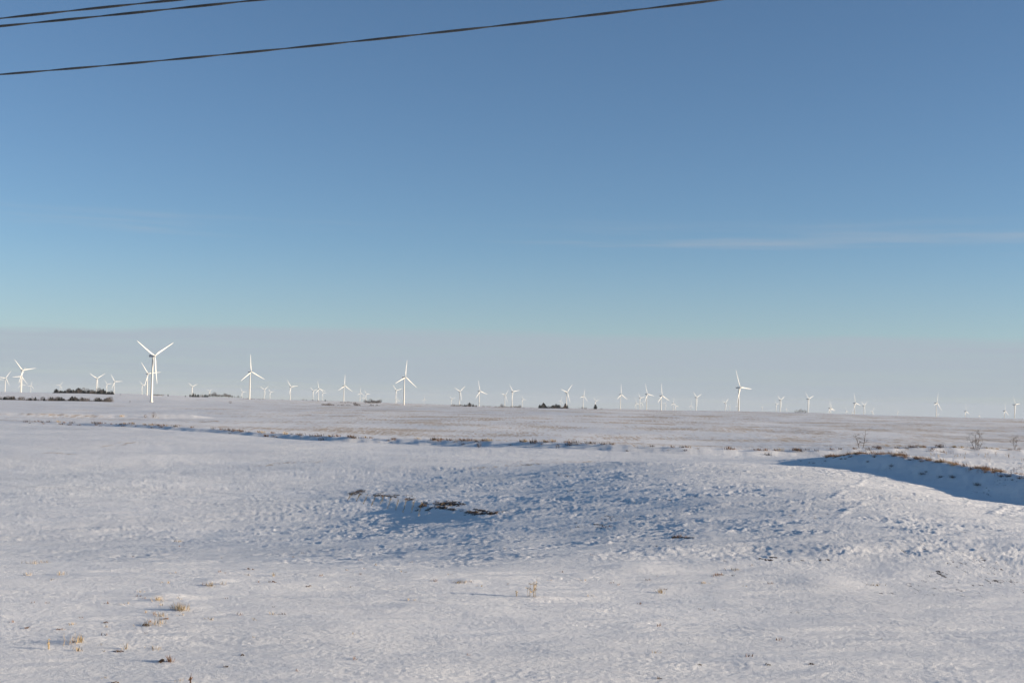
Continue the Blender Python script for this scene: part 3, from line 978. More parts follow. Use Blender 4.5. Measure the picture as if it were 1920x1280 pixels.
def branch(b, rnd, p, d, ln, rad, level, m_thick, m_thin, spread=0.6, n_sub=3, up=0.15):
    pts, rs = [p], [rad]
    cur, dd = p.copy(), d.copy()
    segs = 3 if level > 0 else 2
    for s in range(segs):
        dd = (dd + Vector((rnd.uniform(-1, 1), rnd.uniform(-1, 1), rnd.uniform(-1, 1))) * 0.16 + Vector((0, 0, up * 0.3))).normalized()
        cur = cur + dd * (ln / segs)
        pts.append(cur.copy())
        rs.append(rad * (1 - 0.55 * (s + 1) / segs))
    b.tube(pts, rs, 4 if level > 1 else 3, m_thick if level > 1 else m_thin, False)
    if level > 0:
        for k in range(n_sub + (1 if level > 1 else 0)):
            t = rnd.uniform(0.35, 1.0)
            i = min(int(t * segs), segs - 1)
            q = pts[i].lerp(pts[i + 1], t * segs - i)
            nd = (dd + Vector((rnd.uniform(-1, 1), rnd.uniform(-1, 1), rnd.uniform(-0.5, 0.9))) * spread * 1.5).normalized()
            branch(b, rnd, q, nd, ln * rnd.uniform(0.5, 0.75), rad * 0.5, level - 1, m_thick, m_thin, spread, n_sub, up)


def bare_mesh(seed):
    rnd = random.Random(seed)
    b = MB()
    b.tube([(0, 0, -0.05), (0.01, 0, 0.16), (0.0, 0.01, 0.32)], [0.030, 0.024, 0.018], 5, 0, False)
    for k in range(5):
        an = k * 1.257 + rnd.uniform(-.3, .3)
        branch(b, rnd, Vector((0, 0, rnd.uniform(0.18, 0.34))), Vector((math.cos(an) * 0.7, math.sin(an) * 0.7, 0.9)).normalized(),
               0.34, 0.014, 2, 0, 1, 0.55, 3)
    b2 = MB()
    b2.v, b2.f, b2.mi = b.v, b.f, b.mi
    # the finest twigs, as slivers that fill the crown's outline
    for i in range(520):
        an, t = rnd.uniform(0, 6.283), rnd.random()
        zz = 0.30 + 0.70 * t
        rr = 0.34 * math.sqrt(max(0.02, 1 - ((zz - 0.62) / 0.42) ** 2)) * math.sqrt(rnd.random())
        p = Vector((rr * math.cos(an), rr * math.sin(an), zz))
        d = Vector((math.cos(an) * 0.5, math.sin(an) * 0.5, rnd.uniform(0.2, 1))).normalized() * rnd.uniform(0.05, 0.12)
        w = d.cross(Vector((rnd.uniform(-1, 1), rnd.uniform(-1, 1), rnd.uniform(-1, 1)))).normalized() * 0.011
        b2.add([p - w, p + w, p + d], [(0, 1, 2)], 1)
    return b2.mesh('bare_tree', [M_BARK, M_GTWIG], False)


def scrub_mesh(seed):
    rnd = random.Random(seed)
    b = MB()
    for k in range(7):
        an = rnd.uniform(0, 6.283)
        branch(b, rnd, Vector((rnd.uniform(-.25, .25), rnd.uniform(-.25, .25), -0.03)), Vector((math.cos(an) * 0.6, math.sin(an) * 0.6, 1)).normalized(),
               rnd.uniform(0.45, 0.7), 0.022, 1, 0, 1, 0.6, 4)
    for i in range(170):
        an = rnd.uniform(0, 6.283)
        zz = rnd.uniform(0.1, 0.95)
        rr = 0.62 * math.sqrt(max(0.03, 1 - zz * zz)) * math.sqrt(rnd.random())
        p = Vector((rr * math.cos(an), rr * math.sin(an), zz))
        d = Vector((math.cos(an) * 0.5, math.sin(an) * 0.5, rnd.uniform(0.1, 1))).normalized() * rnd.uniform(0.08, 0.2)
        w = d.cross(Vector((rnd.uniform(-1, 1), rnd.uniform(-1, 1), rnd.uniform(-1, 1)))).normalized() * 0.016
        b.add([p - w, p + w, p + d], [(0, 1, 2)], 1)
    return b.mesh('scrub', [M_BARK, M_TWIG], False)


TREE = {C: [conifer_mesh(s) for s in (1, 2, 3)], D_: [bare_mesh(s) for s in (4, 5, 6)], S_: [scrub_mesh(s) for s in (7, 8, 9)]}
NAME = {C: 'conifer_tree', D_: 'bare_tree', S_: 'bare_bush'}
CAT = {C: 'tree', D_: 'tree', S_: 'bush'}
rng = random.Random(77)
for x0, x1, y0, y1, dep, kinds, hr, n, lab, grp in BELTS:
    tall = (1.55 if 840 < x0 < 1000 else 1.15) if 840 < x0 < 1111 else 1.0         # only the tops of these show over the ridge
    for i in range(n):
        t = (i + rng.uniform(0.1, 0.9)) / n
        k = rng.choice(kinds)
        hgt = tall * rng.uniform(*hr) * (0.78 + 0.34 * math.sin(3.3 * x0 + 9.0 * t) * math.sin(1.7 + 23.0 * t) + 0.1 * rng.random()) * (0.8 if k == S_ and len(set(kinds)) > 1 else 1.0)
        X = x0 + (x1 - x0) * t
        dd = dep * rng.uniform(0.985, 1.02)
        p = at(X, y0 + (y1 - y0) * t, dd)
        z = gz(p[0], p[1])
        o = obj(NAME[k], rng.choice(TREE[k]), None, (p[0], p[1], z - 0.15), (0, 0, rng.uniform(0, 6.28)),
                (hgt * rng.uniform(1.0, 1.45) * (1.25 if k == C and n > 20 else 1.0),) * 2 + (hgt,))
        tag(o, lab if n > 12 or n == 1 else f'{lab}, {nth(i)} from left', CAT[k], grp)

# single bushes
for X, Y, dep, hgt, lab in ((431.8, 753.0, 2400, 5.0, 'single dark round bush in the snow right of the largest turbine'),
                            (243.5, 750.6, 2300, 3.0, 'small dark bush in the snow left of the largest turbine'),
                            (315.0, 743.0, 4800, 9.0, 'single dark conifer right of the far farm shed'),
                            (226, 739.5, 4600, 7.0, 'pale bare tree right of the far conifer belt')):
    p = at(X, Y, dep)
    k = C if 'conifer' in lab else (D_ if 'tree' in lab else S_)
    tag(obj(NAME[k], TREE[k][0], None, (p[0], p[1], gz(p[0], p[1]) - 0.1), (0, 0, 1.0), (hgt * 1.1, hgt * 1.1, hgt)), lab, CAT[k])

# a low shed of the far farm
p = at(295, 742.2, 5000)
shed = obj('farm_shed', None, None, (p[0], p[1], gz(p[0], p[1]) - 0.3), (0, 0, 0.15))
tag(shed, 'long low white farm shed on the horizon right of the largest turbine', 'shed')
b = MB()
b.add([(x, y, z) for x in (-15, 15) for y in (-6, 6) for z in (0, 4.2)], [(0, 1, 3, 2), (4, 6, 7, 5), (0, 4, 5, 1), (2, 3, 7, 6), (0, 2, 6, 4)])
b.add([(-15, -6, 4.2), (-15, 6, 4.2), (-15, 0, 6.4), (15, -6, 4.2), (15, 6, 4.2), (15, 0, 6.4)], [(0, 2, 1), (3, 4, 5)])
obj('wall', b.mesh('shed_wall', [mat('shed_paint', (0.7, 0.68, 0.62), 0.7)], False), shed)
b = MB()
for s in (-1, 1):
    b.add([(-15.6, s * 6.6, 4.15), (15.6, s * 6.6, 4.15), (15.6, 0, 6.65), (-15.6, 0, 6.65), (-15.6, s * 6.6, 4.35), (15.6, s * 6.6, 4.35), (15.6, 0, 6.85), (-15.6, 0, 6.85)],
          [(0, 1, 2, 3), (4, 7, 6, 5), (0, 4, 5, 1), (1, 5, 6, 2), (2, 6, 7, 3), (3, 7, 4, 0)])
obj('roof', b.mesh('shed_roof', [mat('shed_roof', (0.10, 0.10, 0.11), 0.7)], False), shed)
b = MB()
b.add([(x, -6.06 + 0.03 * (y > 0), z) for x in (-3, 3) for y in (0, 1) for z in (0, 3.4)], [(0, 1, 3, 2), (4, 6, 7, 5), (0, 4, 5, 1), (2, 3, 7, 6), (1, 5, 7, 3)])
obj('door', b.mesh('shed_door', [mat('shed_door', (0.2, 0.2, 0.2), 0.7)], False), shed)

# the brown bushes on the near ridge
for i, (X, hgt, wd) in enumerate(((1494, 2.4, 4.2), (1502, 3.4, 4.2), (1509, 2.6, 3.6))):
    p = at(X, 771.5, 1120)
    tag(obj('bare_bush', TREE[S_][i], None, (p[0], p[1], gz(p[0], p[1]) - 0.1), (0, 0, i * 1.3), (wd, wd, hgt)),
        ('left of the three brown bushes on the right ridge', 'middle and tallest of the three brown bushes on the right ridge',
         'right of the three brown bushes on the ridge, beside the turbine tower')[i], 'bush', 'brown bushes on the right ridge')


# ------------------------------------------------------------------ shrubs, weeds and grass near by
def place(name, me, X, Y, label, cat, group=None, rot=None, sink=0.02, scale=1.0, dmin=16.0):
    p = ground_hit(X, Y, dmin)
    o = obj(name, me, None, (p[0], p[1], p[2] - sink), (0, 0, rot if rot is not None else rng.uniform(0, 6.28)), (scale,) * 3)
    return tag(o, label, cat, group)


def tuft_mesh(seed, n, h, w, lean=0.0, m=0, width=0.008, droop=0.5, hvar=0.5, lean_dir=math.pi):
    """dry blades fanning from a base w wide; lean pushes them towards lean_dir"""
    rnd = random.Random(seed)
    b = MB()
    for i in range(n):
        x0, y0 = rnd.gauss(0, 0.33) * w, rnd.gauss(0, 0.33) * w * 0.6
        an = rnd.uniform(0, 6.283)
        hh = h * rnd.uniform(1 - hvar, 1.05) * (0.75 if width < 0.0056 else 1.0)
        sp = rnd.uniform(0.05, 0.75)
        d = Vector((math.cos(an) * sp + lean * math.cos(lean_dir), math.sin(an) * sp + lean * math.sin(lean_dir), 1)).normalized()
        p0 = Vector((x0, y0, -0.03))
        p1 = p0 + d * hh * 0.55
        dr = Vector((d.x, d.y, -0.15)) * droop * rnd.random()
        p2 = p1 + (d + dr).normalized() * hh * 0.45
        wa = rnd.uniform(0, 3.14)
        wv = Vector((math.cos(wa), math.sin(wa), 0)) * width * rnd.uniform(0.6, 1.3)
        b.add([p0 - wv, p0 + wv, p1 + wv * 0.8, p1 - wv * 0.8, p2], [(0, 1, 2, 3), (3, 2, 4)])
    return b.mesh('tuft', [(M_STRAW, M_BROWN, M_DARK)[m]], False)


def stalk_mesh(seed, n, h, w, m=0):
    rnd = random.Random(seed)
    b = MB()
    for i in range(n):
        x0, y0 = rnd.uniform(-w, w) / 2, rnd.uniform(-w, w) / 4
        hh = h * rnd.uniform(0.55, 1.0)
        lx, ly = rnd.uniform(-.12, .12), rnd.uniform(-.12, .12)
        b.tube([(x0, y0, -0.04), (x0 + lx * hh * .5, y0 + ly * hh * .5, hh * 0.5), (x0 + lx * hh, y0 + ly * hh, hh)], [0.010, 0.008, 0.005], 4, 0, False)
        for k in range(3):
            z = hh * rnd.uniform(0.35, 0.98)
            an = rnd.uniform(0, 6.283)
            p = Vector((x0 + lx * z, y0 + ly * z, z))
            e_ = p + Vector((math.cos(an), math.sin(an), rnd.uniform(-0.4, 0.7))) * h * 0.16
            b.add([p - Vector((0, 0, .012)), p + Vector((0, 0, .012)), e_ + Vector((0, 0, .01)), e_ - Vector((0, 0, .01))], [(0, 1, 2, 3)])
    return b.mesh('stalks', [(M_STRAW, M_BROWN, M_DARK)[m]], False)


def leaf_heap_mesh(seed, n, w, h, m=2):
    rnd = random.Random(seed)
    b = MB()
    for i in range(n):
        an, rr = rnd.uniform(0, 6.283), w * 0.5 * math.sqrt(rnd.random())
        p = Vector((rr * math.cos(an), rr * math.sin(an) * 0.5, h * rnd.random() * (1 - (rr / (w * .5)) ** 2) + 0.005))
        s = rnd.uniform(0.02, 0.05)
        u = Vector((rnd.uniform(-1, 1), rnd.uniform(-1, 1), rnd.uniform(-.5, .5))).normalized() * s
        v = u.cross(Vector((rnd.uniform(-.4, .4), rnd.uniform(-.4, .4), 1))).normalized() * s * 0.55
        b.add([p - u, p - v, p + u + Vector((0, 0, s * .3)), p + v], [(0, 1, 2), (0, 2, 3)])
    return b.mesh('leaf_heap', [(M_STRAW, M_BROWN, M_DARK)[m]], False)


# the three shrubs on the bank at the right
def shrub(label, X, Y, stems, h, seed, lv, dens):
    p = ground_hit(X, Y, 60)
    root = obj('bare_shrub', None, None, (p[0], p[1], p[2] - 0.05))
    tag(root, label, 'shrub', 'bare shrubs on the right bank')
    rnd = random.Random(seed)
    for k, (dx, lean, sh) in enumerate(stems):
        st, tw = MB(), MB()
        base = Vector((dx, rnd.uniform(-.15, .15), -0.1))
        pts, rs, cur = [base], [0.055 * sh], base.copy()
        d = Vector((lean, rnd.uniform(-.15, .15), 1)).normalized()
        for s in range(5):
            d = (d + Vector((rnd.uniform(-.14, .14), rnd.uniform(-.14, .14), 0.05))).normalized()
            cur = cur + d * h * sh / 5
            pts.append(cur.copy())
            rs.append(0.055 * sh * (1 - 0.16 * (s + 1)))
        st.tube(pts, rs, 6)
        for j in range(dens):
            t = rnd.uniform(0.25, 1.0) * 5
            i = min(int(t), 4)
            q = pts[i].lerp(pts[i + 1], t - i)
            an = rnd.uniform(0, 6.283)
            nd = Vector((math.cos(an), math.sin(an) * 0.7, rnd.uniform(-.15, 0.9))).normalized()
            branch(tw, rnd, q, nd, h * rnd.uniform(0.2, 0.38), 0.02, lv, 0, 0, 0.6, 3, 0.1)
        so = obj('stem', st.mesh('shrub_stem', [M_BARK]), root)
        obj('twigs', tw.mesh('shrub_twigs', [M_TWIG], False), so)


shrub('forked bare shrub with two trunks where the shadow bank begins', 1617, 840, [(-0.5, -0.42, 1.0), (0.1, 0.12, 1.2)], 2.7, 11, 1, 15)
shrub('wide bushy bare shrub on the bank right of the forked shrub', 1831, 841, [(-0.35, -0.45, 0.9), (-0.1, -0.2, 1.1), (0.25, 0.1, 1.1), (0.4, 0.35, .85)], 2.3, 12, 2, 9)
shrub('slim bare shrub on the bank at the right edge', 1902, 842, [(-0.05, -0.05, 1.0), (0.12, 0.15, 0.8)], 2.2, 13, 2, 7)

# left shrubs and single weeds out in the field
for X, Y, mesh_, lab, nm, cat in (
 (273, 784, scrub_mesh(21), 'low bare shrub left of the twin in the snow hollow at left', 'bare_shrub', 'shrub'),
 (288, 784, scrub_mesh(22), 'taller bare shrub right of the twin in the snow hollow at left', 'bare_shrub', 'shrub'),
 (228, 781, tuft_mesh(23, 40, 1.1, 1.6, 0, 0, 0.03), 'tan weed clump left of the two bare shrubs', 'grass_clump', 'grass'),
 (898, 839, scrub_mesh(24), 'brown weed bush on the terrace bank near the centre', 'weed_bush', 'bush'),
 (1045, 840, scrub_mesh(25), 'small brown weed bush on the terrace right of centre', 'weed_bush', 'bush')):
    o = place(nm, mesh_, X, Y, lab, cat, None, dmin=90)
    if 'scrub' in mesh_.name:
        s_ = {273: 1.3, 288: 2.0, 898: 1.0, 1045: 0.8}[X]
        o.scale = (s_ * 0.8, s_ * 0.8, s_)

# foreground tufts: X, Y, mesh, label
px = lambda Y: 14500.0 / (Y - 757) / F         # metres per photo pixel on the near field
FG = [
 (338, 1143, tuft_mesh(31, 95, 0.40, 0.36, 0, 0, .0055), 'dense upright tan grass tuft casting a shadow, left foreground', 'grass_tuft'),
 (298, 1125, tuft_mesh(32, 60, 0.26, 0.46, 0, 0, .0055), 'low tan grass tuft with a long shadow just left of the dense upright one', 'grass_tuft'),
 (394, 1098, tuft_mesh(33, 60, 0.22, 0.30, 0, 0, .0055), 'small tan tuft with a blue shadow right of the dense upright tuft', 'grass_tuft'),
 (417, 1095, tuft_mesh(34, 16, 0.20, 0.22, 0, 0, .006), 'thin faint tuft beside the small tan tuft with blue shadow', 'grass_tuft'),
 (290, 1170, tuft_mesh(35, 70, 0.30, 0.55, 0, 0, .0055), 'loose straggling tan tuft below the dense upright tuft', 'grass_tuft'),
 (302, 1155, tuft_mesh(36, 34, 0.26, 0.35, 0, 0, .0055), 'sparse tan stems between the dense tuft and the straggling one', 'grass_tuft'),
 (274, 1172, leaf_heap_mesh(37, 36, 0.34, 0.042), 'dark leaf heap at the foot of the straggling tan tuft', 'leaf_heap'),
 (313, 1160, leaf_heap_mesh(38, 14, 0.22, 0.024, 1), 'small red-brown leaf heap right of the straggling tan tuft', 'leaf_heap'),
 (139, 1206, tuft_mesh(39, 26, 0.36, 0.34, 0, 0, .006), 'wispy tan tuft with tall thin stems, lower left foreground', 'grass_tuft'),
 (151, 1203, tuft_mesh(40, 36, 0.22, 0.2, .2, 0, .007, .5, .5, 0), 'short leaning tuft beside the wispy tall-stemmed one', 'grass_tuft'),
 (146, 1220, tuft_mesh(41, 16, 0.18, 0.18, 0, 0, .007), 'tiny tan tuft just below the wispy tall-stemmed one', 'grass_tuft'),
 (93, 1216, stalk_mesh(42, 3, 0.26, 0.12), 'little upright tan stalk left of the wispy tuft', 'weed_stalk'),
 (303, 1240, leaf_heap_mesh(43, 36, 0.26, 0.048), 'dark red-brown leaf heap near the bottom left', 'leaf_heap'),
 (318, 1240, tuft_mesh(44, 26, 0.24, 0.12, 0, 1, .008), 'curled russet stem right of the dark leaf heap at bottom left', 'withered_weed'),
 (222, 1221, leaf_heap_mesh(45, 20, 0.30, 0.024), 'flat dark leaf streak in the faint row of straw, lower left', 'leaf_heap'),
 (236, 1216, tuft_mesh(46, 14, 0.24, 0.12, 0, 0, .006), 'thin straw tuft above the flat dark leaf streak', 'grass_tuft'),
 (292, 1217, tuft_mesh(47, 24, 0.16, 0.40, 0, 0, .006), 'low scattered straw right of the flat dark leaf streak', 'grass_tuft'),
 (66, 1056, tuft_mesh(48, 40, 0.28, 0.55, 0, 0, .0055), 'tan tuft far left above the tan drift streak', 'grass_tuft'),
 (84, 1054, tuft_mesh(49, 24, 0.20, 0.3, 0, 0, .0055), 'smaller tan tuft just right of the far left one', 'grass_tuft'),
 (52, 1078, tuft_mesh(50, 24, 0.24, 0.3, 0, 0, .0055), 'pale tuft at the end of the tan drift streak', 'grass_tuft'),
 (118, 1077, tuft_mesh(51, 18, 0.20, 0.25, 0, 0, .007), 'faint pale tuft right of the tan drift streak', 'grass_tuft'),
 (991, 1117, stalk_mesh(52, 3, 0.46, 0.10), 'left thin upright stalks in the middle foreground', 'weed_stalk'),
 (1003, 1118, stalk_mesh(53, 5, 0.62, 0.20), 'taller upright stalks in the middle foreground', 'weed_stalk'),
 (968, 1117, stalk_mesh(54, 2, 0.22, 0.05), 'tiny stalk left of the upright stalks', 'weed_stalk'),
 (1238, 1111, tuft_mesh(55, 34, 0.26, 0.26, 0, 0, .007), 'small tan tuft alone right of the upright stalks', 'grass_tuft'),
 (866, 1091, tuft_mesh(56, 60, 0.14, 0.50, .8, 0, .009), 'flattened tan clump with a dark shadow streak, middle foreground', 'grass_tuft'),
 (816, 1089, tuft_mesh(57, 16, 0.14, 0.2, .3, 1, .008), 'small brown scrap left of the flattened tan clump', 'grass_tuft'),
 (510, 1091, leaf_heap_mesh(58, 18, 0.32, 0.036, 1), 'small red-brown heap right of the tufts on the left', 'leaf_heap'),
 (468, 1067, leaf_heap_mesh(59, 18, 0.36, 0.042, 1), 'brown heap in front of the snow ridge on the left', 'leaf_heap'),
 (515, 1079, tuft_mesh(60, 14, 0.2, 0.2, .3, 0, .007), 'thin tan tuft near the brown heaps on the left', 'grass_tuft'),
 (580, 1099, leaf_heap_mesh(61, 14, 0.3, 0.030, 1), 'tiny brown heap right of the brown heaps on the left', 'leaf_heap'),
 (358, 1281, stalk_mesh(62, 3, 0.22, 0.05, 1), 'short dark stalk at the bottom edge', 'weed_stalk'),
 (216, 1281, leaf_heap_mesh(63, 24, 0.3, 0.036, 1), 'russet leaf heap cut by the bottom edge', 'leaf_heap'),
 (424, 1250, leaf_heap_mesh(64, 9, 0.10, 0.030, 2), 'single dark leaf scrap in the lower left snow', 'leaf_heap'),
 (455, 1228, leaf_heap_mesh(65, 8, 0.14, 0.024, 1), 'tiny brown scrap in the lower left snow', 'leaf_heap'),
 (50, 1177, leaf_heap_mesh(66, 12, 0.22, 0.024, 1), 'small brown scrap at far left below the tan streak', 'leaf_heap'),
 (115, 1180, leaf_heap_mesh(67, 12, 0.26, 0.024, 1), 'brown flat scrap above the wispy tuft', 'leaf_heap'),
 (200, 1167, leaf_heap_mesh(68, 9, 0.22, 0.024, 1), 'brown scrap between the wispy tuft and the straggling tuft', 'leaf_heap'),
 (135, 1170, tuft_mesh(69, 16, 0.12, 0.3, 0, 0, .007), 'faint tan scrap above the brown flat scrap', 'grass_tuft'),
 (335, 1015, tuft_mesh(70, 30, 0.2, 0.5, .4, 0, .009), 'tan fringe on the crest of the small blue-shadowed drift', 'grass_tuft'),
 (1520, 1245, leaf_heap_mesh(71, 12, 0.2, 0.030, 2), 'dark scrap in the lower right snow', 'leaf_heap'),
 (1440, 1246, leaf_heap_mesh(72, 12, 0.16, 0.036, 2), 'small dark heap left of the dark scrap lower right', 'leaf_heap'),
 (1236, 1272, leaf_heap_mesh(73, 8, 0.16, 0.030, 2), 'dark scrap at the bottom right of centre', 'leaf_heap'),
 (1345, 1078, tuft_mesh(74, 40, 0.14, 0.5, .5, 1, .009), 'brown flattened weeds in the rough snow right of centre', 'grass_tuft'),
 (1378, 1068, tuft_mesh(75, 30, 0.16, 0.45, .5, 0, .009), 'tan flattened weeds above the brown ones right of centre', 'grass_tuft'),
 (1318, 1092, tuft_mesh(76, 26, 0.14, 0.35, .5, 0, .009), 'tan flattened weeds left of the brown ones right of centre', 'grass_tuft'),
 (1640, 1097, tuft_mesh(77, 36, 0.14, 0.6, .5, 0, .008), 'faint tan weeds along the blue hollow at the right', 'grass_tuft'),
]
for X, Y, me, lab, nm in FG:
    place(nm, me, X, Y, lab, 'grass' if 'grass' in nm else ('leaves' if 'leaf' in nm else 'weed'), 'weeds in the near snow', sink=0.0)

# scattered scraps nobody would single out: tiny straw tufts of the near field
TINY = [tuft_mesh(100 + i, 9, 0.12, 0.16, 0.2, i % 2, .007) for i in range(4)]
rt = random.Random(5)
spots = []
for _ in range(34):
    spots.append((rt.gauss(250, 130), rt.gauss(1150, 55)))
for _ in range(26):
    spots.append((rt.gauss(1000, 190), rt.gauss(1082, 22)))
for _ in range(16):
    spots.append((rt.gauss(520, 120), rt.gauss(1072, 18)))
for _ in range(12):
    spots.append((rt.uniform(0, 1900), rt.uniform(1040, 1270)))
for X, Y in spots:
    if -5 < X < 1925 and 1020 < Y < 1279:
        place('straw_scrap', rt.choice(TINY), X, Y, 'tiny scrap of straw poking through the foreground snow', 'straw', 'tiny straw scraps', sink=0.0,
              scale=rt.uniform(0.6, 1.3))

# rows of maize stubble running down the shaded flank of the bare knoll
for i in range(10):
    X0 = 654 + i * 14.4
    b = MB()
    rnd = random.Random(300 + i)
    y_top, y_bot = 924 + i * 2.2, 938 + i * 3.4
    p0 = ground_hit(X0 + 6, y_top, 50)
    for k in range(34):
        t = rnd.random() ** (0.8 + 0.12 * i)
        Yk = y_top + (y_bot - y_top) * t
        Xk = X0 + 7 * (1 - t) - 2 * t + (i * 0.35) * t + rnd.gauss(0, 0.5)
        g = ground_hit(Xk, Yk, 50) - p0
        hh = rnd.uniform(0.05, 0.16)
        q_ = Vector(g)
        ln = Vector((rnd.uniform(-.5, .5), rnd.uniform(-.5, .5), 1)) * hh
        w = Vector((0.012, 0, 0))
        b.add([q_ - w - Vector((0, 0, .03)), q_ + w - Vector((0, 0, .03)), q_ + ln + w * .6, q_ + ln - w * .6], [(0, 1, 2, 3)])
    o = obj('stubble_row', b.mesh('stubble_row', [M_STRAW], False), None, p0)
    tag(o, f'{nth(i)} row from the left of straw stubble on the shaded flank of the bare knoll', 'stubble', 'stubble rows on the bare knoll')

# frozen clods along the crest of the knoll
def clod_mesh(seed):
    rnd = random.Random(seed)
    b = MB()
    n, rings = 7, 3
    vs_ = [(0, 0, 0.5)]
    for j in range(1, rings + 1):
        for k in range(n):
            an = 2 * math.pi * k / n
            r_ = math.sin(j / rings * 1.6) * rnd.uniform(0.8, 1.2)
            vs_.append((r_ * math.cos(an), 0.6 * r_ * math.sin(an), 0.5 * math.cos(j / rings * 1.9) * rnd.uniform(.7, 1.2)))
    fs = [(0, 1 + k, 1 + (k + 1) % n) for k in range(n)]
    for j in range(rings - 1):
        for k in range(n):
            a_, c_ = 1 + j * n + k, 1 + j * n + (k + 1) % n
            fs.append((a_, a_ + n, c_ + n, c_))
    b.add(vs_, fs)
    return b.mesh('clod', [M_SOIL], False)


CLODS = [clod_mesh(s) for s in range(4)]
rc = random.Random(9)
for X, Y, n, sx, sy in ((668, 923, 8, 7, 2), (720, 929, 8, 14, 1.2), (768, 936, 5, 4, 1), (792, 947, 6, 3, 3), (836, 944, 14, 9, 2.2), (828, 952, 6, 6, 1.2),
                        (858, 946, 5, 5, 1.2), (884, 960, 6, 4, 1.6), (902, 957, 7, 8, 1.2), (912, 963, 6, 9, .7)):
    for _ in range(n):
        place('soil_clod', rc.choice(CLODS), X + rc.gauss(0, sx), Y + rc.gauss(0, sy), 'dark frozen soil clod on the bare knoll in mid field', 'clod',
              'soil clods on the bare knoll', sink=0.01, scale=rc.uniform(0.07, 0.19), dmin=50)

MAT_ = [tuft_mesh(400 + i, 16, 0.17, 0.32, 0.9, (1, 2, 0)[i], .009, 0.8) for i in range(3)]
for X, Y, n, sx, sy in ((668, 923, 7, 8, 2), (722, 929, 9, 16, 1.4), (768, 936, 5, 6, 1.2), (794, 948, 5, 4, 3), (838, 946, 12, 12, 3), (884, 959, 4, 5, 2), (908, 960, 8, 13, 1.6), (1275, 1007, 5, 12, .8), (1120, 987, 4, 14, 1)):
    for _ in range(n):
        place('matted_weed', rc.choice(MAT_), X + rc.gauss(0, sx), Y + rc.gauss(0, sy), 'small matted withered weed among the bare soil streaks in mid field', 'weed',
              'matted weeds in the soil streaks', sink=0.0, scale=rc.uniform(0.6, 1.3), dmin=44)

# withered grass along the lip of the shaded bank on the right
EDGE_X = [1640, 1663, 1688, 1722, 1732, 1757, 1766, 1789, 1805, 1860, 1870, 1895, 1912, 1850, 1824]
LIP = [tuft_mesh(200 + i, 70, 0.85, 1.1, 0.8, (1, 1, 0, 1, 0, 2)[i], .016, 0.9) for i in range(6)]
rl = random.Random(21)
accA = np.cumsum(np.r_[0, np.hypot(*np.diff(BANK_A, axis=0).T)])
ys_ = sorted([rl.uniform(101, 158) for _ in range(128)] + [rl.gauss(151, 2.5) for _ in range(14)], reverse=True)
for n_, yy in enumerate(ys_):
    xx = float(np.interp(yy, BANK_A[:, 1], BANK_A[:, 0])) + (rl.gauss(0.7, 0.7) if rl.random() < 0.78 else rl.uniform(-3.0, 0.2))
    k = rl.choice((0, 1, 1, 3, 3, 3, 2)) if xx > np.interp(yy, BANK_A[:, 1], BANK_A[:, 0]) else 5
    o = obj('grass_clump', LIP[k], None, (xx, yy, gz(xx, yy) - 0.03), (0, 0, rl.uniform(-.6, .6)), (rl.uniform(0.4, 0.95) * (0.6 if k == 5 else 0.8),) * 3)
    tag(o, f'{nth(n_)} withered clump from the forked shrub along the lip of the shaded bank', 'grass', 'grass along the lip of the right bank')
for n_, (X, Y, k) in enumerate(((1640, 838, 1), (1663, 836, 4), (1688, 836, 2), (1722, 836, 1), (1732, 837, 1), (1757, 836, 5), (1766, 834, 1), (1789, 838, 4), (1805, 839, 2), (1860, 841, 4),
                (1870, 842, 2), (1895, 843, 1), (1912, 842, 1), (1850, 840, 2), (1824, 841, 1))):
    place('grass_clump', LIP[k], X, Y, f'small tan clump on the far edge of the sunlit bank top, {nth(sorted(EDGE_X).index(X))} from left', 'grass', 'grass on the far edge of the bank top',
          rot=rl.uniform(-.5, .5), scale=0.62, dmin=60)
ST = [stalk_mesh(230 + i, 5, 0.9, 0.5, (0, 1)[i % 2]) for i in range(3)]
for i in range(26):
    X = rl.uniform(1730, 1918)
    place('weed_stalk', rl.choice(ST), X, 848 + (X - 1730) * 0.07 + rl.uniform(-5, 9), 'thin tan weed stalks standing on the sunlit top of the right bank', 'weed', 'stalks on the bank top',
          scale=rl.uniform(0.4, 0.9), dmin=60)
for i, (X, Y, s_) in enumerate(((1873, 893, 1.3), (1815, 885, .5), (1834, 887, .6), (1850, 884, .6), (1896, 893, .9), (1905, 884, .8), (1915, 880, .9), (1842, 877, .5))):
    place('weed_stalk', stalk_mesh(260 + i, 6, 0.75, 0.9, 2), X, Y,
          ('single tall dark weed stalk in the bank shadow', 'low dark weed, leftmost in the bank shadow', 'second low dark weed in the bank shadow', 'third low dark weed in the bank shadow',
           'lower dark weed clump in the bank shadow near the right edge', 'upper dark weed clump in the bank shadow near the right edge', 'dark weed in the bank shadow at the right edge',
           'tiny dark weed just under the bank lip')[i], 'weed', 'dark weeds in the bank shadow', scale=s_ * 0.8, dmin=60)

